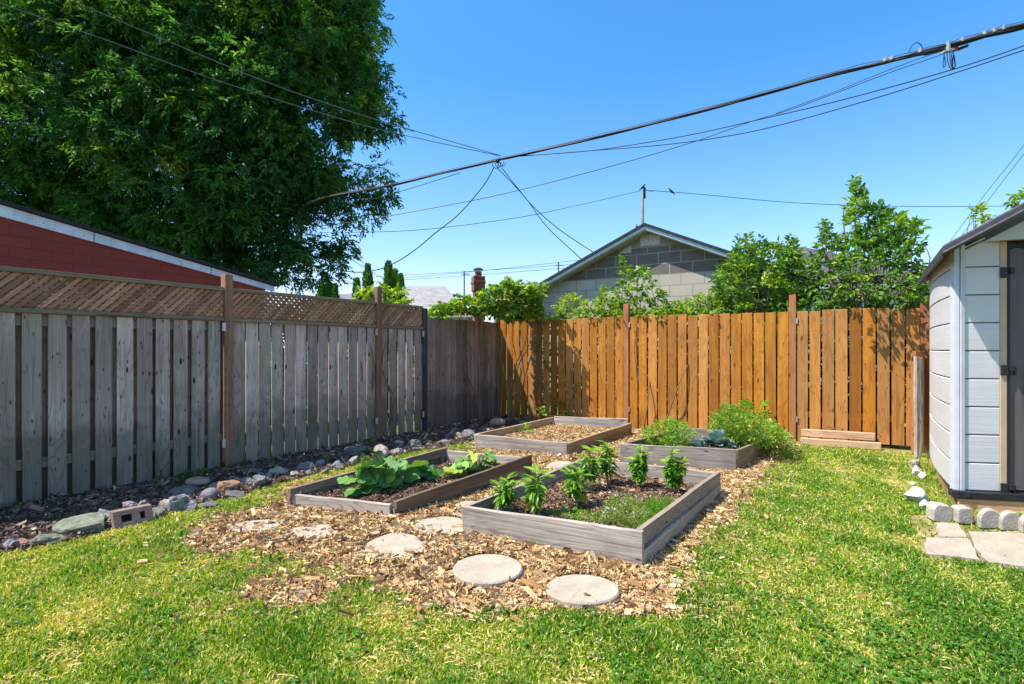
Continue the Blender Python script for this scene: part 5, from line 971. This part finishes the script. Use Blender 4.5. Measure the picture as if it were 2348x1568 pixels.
for a in ((843, 610, 38, 22, 'tall pointed cedar, left of the leafy fence post'), (818, 644, 30, 21.5, 'short cedar at the left of the fence post group'), (890, 604, 38, 22, 'tallest cedar, just right of the leafy fence post'), (918, 634, 26, 21.6, 'thin cedar on the right of the fence post group'), (905, 622, 24, 22.5, 'small cedar half hidden behind the tallest one'),
          (737, 650, 30, 24, 'left cedar of the low trio by the dark roofed house'), (752, 646, 30, 24.3, 'middle cedar of the low trio by the dark roofed house'), (768, 656, 24, 24.1, 'right cedar of the low trio by the dark roofed house')): cedar(*a)
# ---- plants in the beds
M['squash'] = leafmat('squash leaf', [(0, (.06, .18, .05)), (.5, (.13, .31, .06)), (.85, (.23, .42, .08)), (1, (.42, .46, .06))], .25, .6, veins=True)
M['pepper'] = leafmat('pepper leaf', [(0, (.07, .19, .018)), (.6, (.16, .33, .03)), (1, (.36, .46, .04))], .38, .35)
M['basil'] = leafmat('basil leaf', [(0, (.08, .20, .015)), (.5, (.16, .33, .02)), (1, (.32, .45, .05))], .38, .4)
M['kale'] = leafmat('kale leaf', [(0, (.10, .19, .19)), (.5, (.17, .28, .28)), (1, (.30, .42, .42))], .12, .6, veins=True)
M['thyme'] = leafmat('thyme leaf', [(0, (.09, .15, .03)), (.5, (.21, .28, .05)), (1, (.36, .38, .09))], .25, .7)
M['flower'] = plain('lilac petals', (.55, .38, .55), .7); M['white_flower'] = plain('white petals', (.75, .72, .7), .7)
def squash(pts, pscale, L, label, bedz, val):
    pts = pts+[(x+rng.normal(0, 35), y+rng.normal(12, 22), r*.72) for x, y, r in pts]
    ps = [PL(*ZS(x, y), *L) for (x, y, r) in pts]; ps = np.array(ps); c = ps.mean(0); c[2] = bedz-.02; t = empty('squash_plant', c, 0, label, 'squash plant', 'squash plants in the left bed'); n = len(pts)
    r = np.array([a[2]*.2799*2/F*p[1] for a, p in zip(pts, ps)])*pscale; rel = ps-c; up = rup(n, .45)+np.array([.0, -.22, 0]); ax = rel*[1, 1, 0]+rng.normal(0, .06, (n, 3))+np.array([0, -.05, -.06]); ax = nrm(ax)
    st = rel-ax*(r*.45)[:, None]; leaf_obj('leaf_cluster', M['squash'], t, [leaves(st, ax, up, r, r*1.12, 'heart', np.clip(rng.normal(val, .3, n), 0, .97))], True)
    m = MB()
    for q, a in zip(st, ax): b = np.array([q[0]*.35, q[1]*.35, .0]); m.tube(curve([b, (b+q)/2+np.array([0, 0, .04]), q, q+a*.03], 5), .007, 6)
    m.build('leaf_stalk', M['stem'], t, smooth=True)
ZS = lambda x, y: (563.3+.2799*x, 891.9+.2799*y)
bl = (((BEDS['left'][0][0]+BEDS['left'][1][0])/2-.02, 4.42), ((BEDS['left'][3][0]+BEDS['left'][2][0])/2, 5.85)); bl = (np.array(bl[0]), np.array(bl[1]))
squash([(1020,640,100),(1110,665,110),(1240,640,80),(1370,630,105),(1480,690,90),(1000,700,85),(910,745,80),(1085,750,100),(1090,845,110),(930,830,110),(1250,780,70),(1200,740,70),(1530,740,90),(1565,690,80),(1330,690,90),(1180,620,80),(1030,790,80),(960,770,70),(830,740,70),(1450,740,70),(1300,820,60),(1160,800,70),(1380,760,60),(1440,620,60),(990,640,60),(1260,850,50),(1120,900,60),(1150,700,70)], 1.05, (bl[0]+[.06, .15], bl[1]+[.06, .1]), 'large dark green squash plant with broad leaves at the near end of the left bed', .05, .32)
squash([(1700,660,85),(1790,600,80),(1850,560,70),(1930,590,75),(2040,570,80),(2120,580,65),(2000,545,60),(1870,655,65),(1950,640,65),(1760,620,70),(1830,620,60),(2080,600,55),(1660,700,50)], 0.92, (bl[0]+[.22, .1], bl[1]+[.22, .05]), 'lighter green squash plant at the far end of the left bed', .06, .72)
def stalky(name, label, px, yt, yb, w, mat, group, cat, kind, soil=.09, whorls=6, per=7, ll=.09, lw=.036, droop=.9, splay=1.0, flower=False, yellow=0):
    c = G(px, yb, soil); Y = c[1]; h = (yb-yt)/F*Y*1.08; wd = w/F*Y/2; t = empty(name, c, 0, label, cat, group); m = MB(); top = np.array([rng.normal(0, .015), rng.normal(0, .015), h*.93]); m.tube(bent((0, 0, -.03), top, 5, .03), np.linspace(.007, .004, 13), 6); P_, A_, U_, V_ = [], [], [], []
    nb = 4; tips = [top]+[np.array([wd*.55*math.cos(a), wd*.55*math.sin(a), h*rng.uniform(.6, .85)]) for a in rng.uniform(0, 6.28, nb)]
    for q in tips[1:]: m.tube(bent((0, 0, h*.3), q, 4, .04), np.linspace(.005, .003, 10), 5)
    m.build('stem', M['stem'], t, smooth=True)
    for q in tips:
        for k in range(whorls):
            f = (k+1)/whorls; b = np.array([0, 0, h*.22])*(1-f)+q*f if q is not top else top*(.25+.75*f)
            for j in range(per):
                a = rng.uniform(0, 6.28); r = wd*.14*rng.random(); P_.append(b+np.array([r*math.cos(a), r*math.sin(a), 0])); A_.append([math.cos(a)*splay, math.sin(a)*splay, (.6-(.6+droop)*rng.random())*(1 if f < .95 else .2)+(.5 if f > .95 else 0)]); U_.append([-.3*math.cos(a)+rng.normal(0, .2), -.3*math.sin(a)+rng.normal(0, .2), 1]); V_.append(rng.normal(.3+.35*f, .15))
    n = len(P_); Ls = ll*(.55+.6*rng.random(n)); V_ = np.clip(V_, 0, .95); leaf_obj('foliage', M[mat], t, [leaves(np.array(P_), np.array(A_, float), np.array(U_, float), Ls, lw*Ls/ll, kind, V_)])
    if yellow:
        P2 = np.array([[rng.normal(0, .02), rng.normal(0, .02), h*.3] for _ in range(yellow)]); A2 = rdir(yellow)*[1, 1, .1]+np.array([0, 0, -.9]); leaf_obj('yellow_leaf', leafmat('yellowing leaf', [(0, (.42, .40, .03)), (1, (.55, .46, .05))], .4), t, [leaves(P2, A2, rdir(yellow), .10, .04, 'lance')])
    if flower:
        n = 22; leaf_obj('flower_spike', M['vine_leaf'], t, [leaves(top+np.stack([0*np.arange(n), 0*np.arange(n), np.linspace(-.02, .05, n)], -1), rdir(n)+[0, 0, .8], rdir(n), .014, .01, 'diamond')])
pg = 'pepper plants in the nearest bed'; PA = dict(mat='pepper', group=pg, cat='pepper plant', kind='lance', whorls=5, per=5, ll=.112, lw=.040)
for a, y in (((1162, 1099, 1170, 68), 'pepper plant in the front left corner of the nearest bed'), ((1228, 1084, 1182, 56), 'second pepper plant from the front left corner, with one yellow leaf'), ((1320, 1075, 1162, 52), 'pepper plant with drooping yellow lower leaves, third along the left board'), ((1352, 1032, 1124, 56), 'pepper plant fourth along the left board, darker and bushy'), ((1391, 1018, 1112, 54), 'farthest pepper plant, in front of the bed back board')):
    stalky('pepper_plant', y, *a, **PA, yellow=3 if 'yellow' in y else 0)
BA = dict(mat='basil', group='basil plants in the nearest bed', cat='basil plant', kind='lance', whorls=9, per=8, ll=.078, lw=.042, flower=True)
stalky('basil_plant', 'left of two upright bright green basil plants by the bed back board', 1466, 1030, 1119, 54, **BA); stalky('basil_plant', 'right of two upright bright green basil plants, beside the right side board', 1545, 1040, 1131, 60, **BA)
def patch(name, label, cat, poly, z, hgt, n, mat, ll, lw, kind='diamond', group=None, val=(.5, .25), flowers=0, fmat='flower'):
    q = np.array(poly, float); a = rng.uniform(q[:, 0].min(), q[:, 0].max(), n*3); b = rng.uniform(q[:, 1].min(), q[:, 1].max(), n*3); i = np.where(inpoly(a, b, poly))[0][:n]; g = np.array([G(x, y, z) for x, y in zip(a[i], b[i])]); n = len(g); c = g.mean(0)
    t = empty(name, c, 0, label, cat, group); g = g-c; hh = hgt*(.6+.4*noise2(g[:, 0], g[:, 1], .12))*np.clip(rng.random(n)*1.3, .1, 1); s = []
    k = 7
    for j in range(k): f = (j+1)/k; p = g+np.stack([rng.normal(0, .008, n), rng.normal(0, .008, n), hh*f], -1); s.append(leaves(p, rdir(n)+[0, 0, .6], rdir(n)+[0, 0, .5], ll*(.7+.6*rng.random(n)), lw, kind, np.clip(rng.normal(*val, n), 0, 1)))
    s.append(leaves(g, nrm(rng.normal(0, .12, (n, 3))+[0, 0, 1]), rdir(n), hh, .0025, 'blade', np.full(n, .3))); leaf_obj('foliage', M[mat], t, s)
    if flowers:
        j = rng.permutation(n)[:flowers]; p = np.repeat(g[j]+np.stack([0*j, 0*j, hh[j]+.015], -1), 9, 0)+rng.normal(0, .008, (len(j)*9, 3)); leaf_obj('flower', M[fmat], t, [leaves(p, rdir(len(p)), rup(len(p)), .012, .01, 'diamond')])
Z3 = lambda *q: [(938.8+.3598*x, 891.9+.3598*y) for x, y in q]
patch('thyme_clump', 'low gray-green flowering thyme clump in the front right of the nearest bed', 'herb', Z3((1225,880),(1235,780),(1290,735),(1400,720),(1480,750),(1520,860),(1470,915),(1300,880)), .09, .12, 2200, 'thyme', .012, .007, flowers=20)
patch('savory_clump', 'taller feathery green herb clump against the right side board of the nearest bed', 'herb', Z3((1500,760),(1600,740),(1700,760),(1680,800),(1560,890),(1490,930),(1460,900),(1520,860)), .09, .13, 950, 'basil', .022, .004, val=(.2, .2))
patch('seedling_weeds', 'sparse small green weeds along the front board inside the nearest bed', 'weeds', Z3((880,800),(1000,770),(1240,800),(1240,860),(1100,860),(900,815)), .09, .045, 160, 'basil', .02, .011)
def lilac():
    pass
def ball(name, label, cat, px, yt, yb, w, off, n, mat, ll, lw, kind, line, group=None, val=(.5, .25), up=.6, L=.1, k=5, z=.09, stems=20):
    poly = [(px+w/2*math.cos(a)*(1+.15*math.sin(3*a)), (yt+yb)/2-(yb-yt)/2*math.sin(a)) for a in np.linspace(0, 6.28, 18)[:-1]]
    return bush(name, label, cat, poly, line, off, n, L, k, ll, lw, mat, kind, stems, .2, val, up, group, None, .004, z, stemmat='stem')
RB = (np.array([1.55, 6.65]), np.array([2.75, 6.45]))
bush('parsley_clump', 'bright fine-leaved green clump in the left half of the right bed', 'herb', [(1462,1020),(1475,985),(1500,968),(1530,958),(1560,965),(1590,985),(1590,1018),(1530,1030)], RB, (-.25, .4), 420, .10, 5, .032, .018, 'basil', stems=30, val=(.55, .25), up=.9, z0=.08, sw=.003, stemmat='stem')
bush('seed_stalks', 'tall thin yellowish seeding stalks rising behind the bright clump', 'herb', [(1500,985),(1520,950),(1545,935),(1560,925),(1575,975)], RB, (.1, .5), 50, .10, 5, .018, .007, 'thyme', stems=22, val=(.7, .2), up=1.5, z0=.08, sw=.003, stemmat='stem')
bush('sprawling_bush', 'big loose olive-green bush filling the right bed against the orange fence', 'bush', [(1625,985),(1640,945),(1665,925),(1700,940),(1735,955),(1770,965),(1795,990),(1790,1020),(1760,1015),(1720,1022),(1690,1010),(1650,1000)], RB, (-.25, .95), 780, .13, 7, .042, .018, 'bush_leaf', stems=60, val=(.72, .2), up=.8, z0=.08, sw=.004, stemmat='stem')
bush('weedy_clump', 'olive bush stems flopping over the right corner of the bed onto the lawn', 'bush', [(1760,1035),(1755,995),(1800,985),(1825,1010),(1835,1030),(1800,1045)], RB, (.0, .55), 150, .12, 7, .042, .016, 'thyme', stems=20, val=(.6, .25), up=.3, z0=.0, sw=.004, stemmat='stem')
bush('tall_weed', 'upright leafy shoots in front of the orange fence behind the big bush', 'weeds', [(1690,960),(1700,925),(1715,912),(1730,940),(1745,925),(1755,915),(1760,965)], BL, (-.45, -.15), 60, .11, 6, .05, .025, 'basil', stems=8, val=(.5, .2), up=1.1, z0=0, sw=.004, stemmat='stem')
def kale(px, py, w, n, label, zc):
    c = P(px, py, on_line(px, *RB)-.42); t = empty('kale_plant', (c[0], c[1], .09), 0, label, 'kale', 'kale plants in the right bed'); a = np.linspace(0, 6.28*2.6, n)+rng.normal(0, .2, n); el = rng.uniform(.35, 1.35, n); r = w/F*c[1]
    ax = np.stack([np.cos(a)*np.cos(el), np.sin(a)*np.cos(el), np.sin(el)], -1); L = r*(.62+.35*rng.random(n)); p0 = np.tile([0, 0, c[2]-.12-.09], (n, 1))+ax*.03; sets = []
    # each leaf: a curled strip with ruffled edge
    V, Fq, g = [], [], []; S = 12
    for i in range(n):
        sd = nrm(np.cross(ax[i], [0, 0, 1])); upv = np.cross(sd, ax[i]); b = len(V); ph = rng.uniform(0, 6)
        for s in range(S+1):
            f = s/S; cen = p0[i]+ax[i]*L[i]*f+np.array([0, 0, -.35*L[i]*f*f]); wd = L[i]*.24*math.sin(math.pi*min(f*.93+.07, 1))**.6
            for q in (-1, -.5, 0, .5, 1): V.append(cen+sd*wd*q+upv*(abs(q)*.012+.008*abs(q)*math.sin(f*34+ph+q*2)+.004*math.sin(f*50+q*9))); g.append((q*.5, f, (i*.37) % 1))
        for s in range(S):
            for q in range(4): Fq.append((b+s*5+q, b+s*5+q+1, b+s*5+q+6, b+s*5+q+5))
    me = mesh_fast('foliage', np.array(V), [np.array(Fq)], np.array(g), True); me.materials.append(M['kale']); link('foliage', me, t); m = MB(); m.tube([(0, 0, -.03), (0, 0, c[2]-.12-.09+.04)], .012, 6); m.build('stem', M['stem'], t)
kale(1645, 1003, 66, 26, 'large blue-green kale with ruffled leaves leaning over the right bed front board', 0); kale(1600, 1009, 42, 17, 'smaller blue-green kale left of the large one', 0)
# ---- weeds outside the beds
def tuft(px, py, h, n, spread, label, mat='bush_leaf', name='grass_tuft', cat='grass', wid=.006, val=(.4, .2), lean=.35):
    c = G(px, py); t = empty(name, c, 0, label, cat, 'loose weeds and grass tufts'); V, Fq, g = [], [], []; S = 6
    for i in range(n):
        a = rng.uniform(0, 6.28); l = rng.uniform(.05, lean)*h; hh = h*rng.uniform(.5, 1); b = len(V); r0 = rng.uniform(0, spread, 2)*[math.cos(a*3), math.sin(a*3)]; sd = np.array([-math.sin(a), math.cos(a), 0]); v = float(np.clip(rng.normal(*val), 0, 1))
        for s in range(S+1):
            f = s/S; cen = np.array([r0[0]+math.cos(a)*l*f*f*2.2, r0[1]+math.sin(a)*l*f*f*2.2, hh*(f-.35*f**3*(l/h)*2)]); w = wid*(1-f)**.7+.0006
            V += [cen-sd*w/2, cen+sd*w/2]; g += [(0, f, v)]*2
        for s in range(S): Fq.append((b+2*s, b+2*s+1, b+2*s+3, b+2*s+2))
    me = mesh_fast('blades', np.array(V), [np.array(Fq)], np.array(g), True); me.materials.append(M[mat]); link('blades', me, t)
tuft(432, 1112, .19, 150, .10, 'dark bushy weed growing at the foot of the left fence', wid=.004, val=(.1, .1), lean=.3); tuft(358, 1128, .62, 7, .03, 'tall arching grass blades bent against the left fence boards', wid=.012, val=(.15, .1), lean=.35); tuft(135, 1195, .12, 26, .06, 'small dark weed in the mulch near the left picture edge', val=(.1, .1))
tuft(470, 1092, .12, 60, .06, 'low weed right of the dark bushy weed at the fence foot', val=(.4, .2)); tuft(745, 1065, .14, 60, .08, 'long grass among the border rocks by the squash bed', val=(.5, .2)); tuft(835, 1060, .13, 50, .07, 'grass tuft beside the white and tan boulder', val=(.4, .2)); tuft(625, 1078, .12, 40, .08, 'low grass under the first brown fence post')
tuft(1375, 1285, .07, 26, .035, 'dark serrated weed against the nearest bed front board', wid=.016, val=(.2, .1), lean=.7); tuft(1230, 1262, .09, 24, .09, 'thin grass blades before the middle of the nearest bed front board', wid=.003, val=(.5, .2)); tuft(1160, 1245, .06, 22, .05, 'small grass tuft near the left end of the nearest bed front board', wid=.004, val=(.6, .2)); tuft(1462, 1308, .07, 22, .04, 'grass tuft at the right corner of the nearest bed', wid=.003, val=(.3, .2))
tuft(1055, 1172, .1, 9, .02, 'thin yellow-green blade cluster between the squash bed and the nearest bed', wid=.006, val=(.9, .1)); tuft(2150, 1090, .16, 70, .08, 'long grass growing along the shed side', wid=.004, val=(.7, .25)); tuft(2180, 1130, .13, 60, .06, 'yellowish grass at the shed front corner', wid=.004, val=(.9, .2)); tuft(2128, 1050, .18, 50, .06, 'grass at the foot of the split gray post', wid=.004, val=(.6, .25))
tuft(2222, 1195, .11, 40, .05, 'dry grass between the tapering block and the scallops', wid=.003, val=(1, .1)); tuft(2320, 1250, .04, 30, .05, 'tiny green tuft on the large paving slab', wid=.004, val=(.4, .2)); tuft(1900, 1012, .2, 12, .35, 'pale dry grass stalks over the tan timbers', wid=.004, val=(1, .1), lean=.6); tuft(1985, 1022, .17, 12, .25, 'pale dry grass stalks at the right end of the timbers', wid=.004, val=(1, .1), lean=.6)
def hosta():
    c = G(855, 1052); t = empty('hosta_plant', (c[0], c[1]+.12, .04), 0, 'small hosta with pointed dark leaves above the white and tan boulder', 'hosta'); n = 24; a = rng.uniform(0, 6.28, n); ax = np.stack([np.cos(a), np.sin(a), rng.uniform(.2, 1, n)], -1); leaf_obj('foliage', M['bush_leaf'], t, [leaves(np.zeros((n, 3)), ax, rup(n, .2), .16, .05, 'lance', np.clip(rng.normal(.25, .1, n), 0, 1))])
hosta()
for (poly, lab, n) in (([(1262,955),(1265,920),(1285,918),(1300,935),(1310,955)], 'lower leafy bindweed climbing the orange fence behind the far bed', 22), ([(1290,905),(1296,870),(1315,868),(1322,905),(1312,930)], 'upper bindweed tendril on the orange fence boards', 12), ([(1222,805),(1235,765),(1248,765),(1250,815)], 'small yellow-green vine hanging on the orange fence near the corner', 9), ([(1238,880),(1240,830),(1252,830),(1262,880)], 'thin climbing vine stem on the orange fence left part', 7)):
    bush('climbing_vine', lab, 'vine', poly, BL, (-.14, -.06), n, .07, 4, .05, .035, 'vine_leaf', stems=3, val=(.5, .25), sw=.004, up=0, group='small vines climbing the orange fence')
bush('seedling', 'bright seedling among the rocks between corner panel and far bed', 'weeds', [(1232,955),(1238,930),(1252,935),(1250,952)], 8.9, (-.1, .1), 8, .06, 4, .05, .04, 'basil', stems=2, sw=.004); bush('seedling', 'bright leafy weed beside the brown oval cobble', 'weeds', [(1195,985),(1200,970),(1215,975),(1212,990)], 7.9, (-.1, .1), 9, .06, 4, .045, .035, 'basil', stems=2, sw=.004)
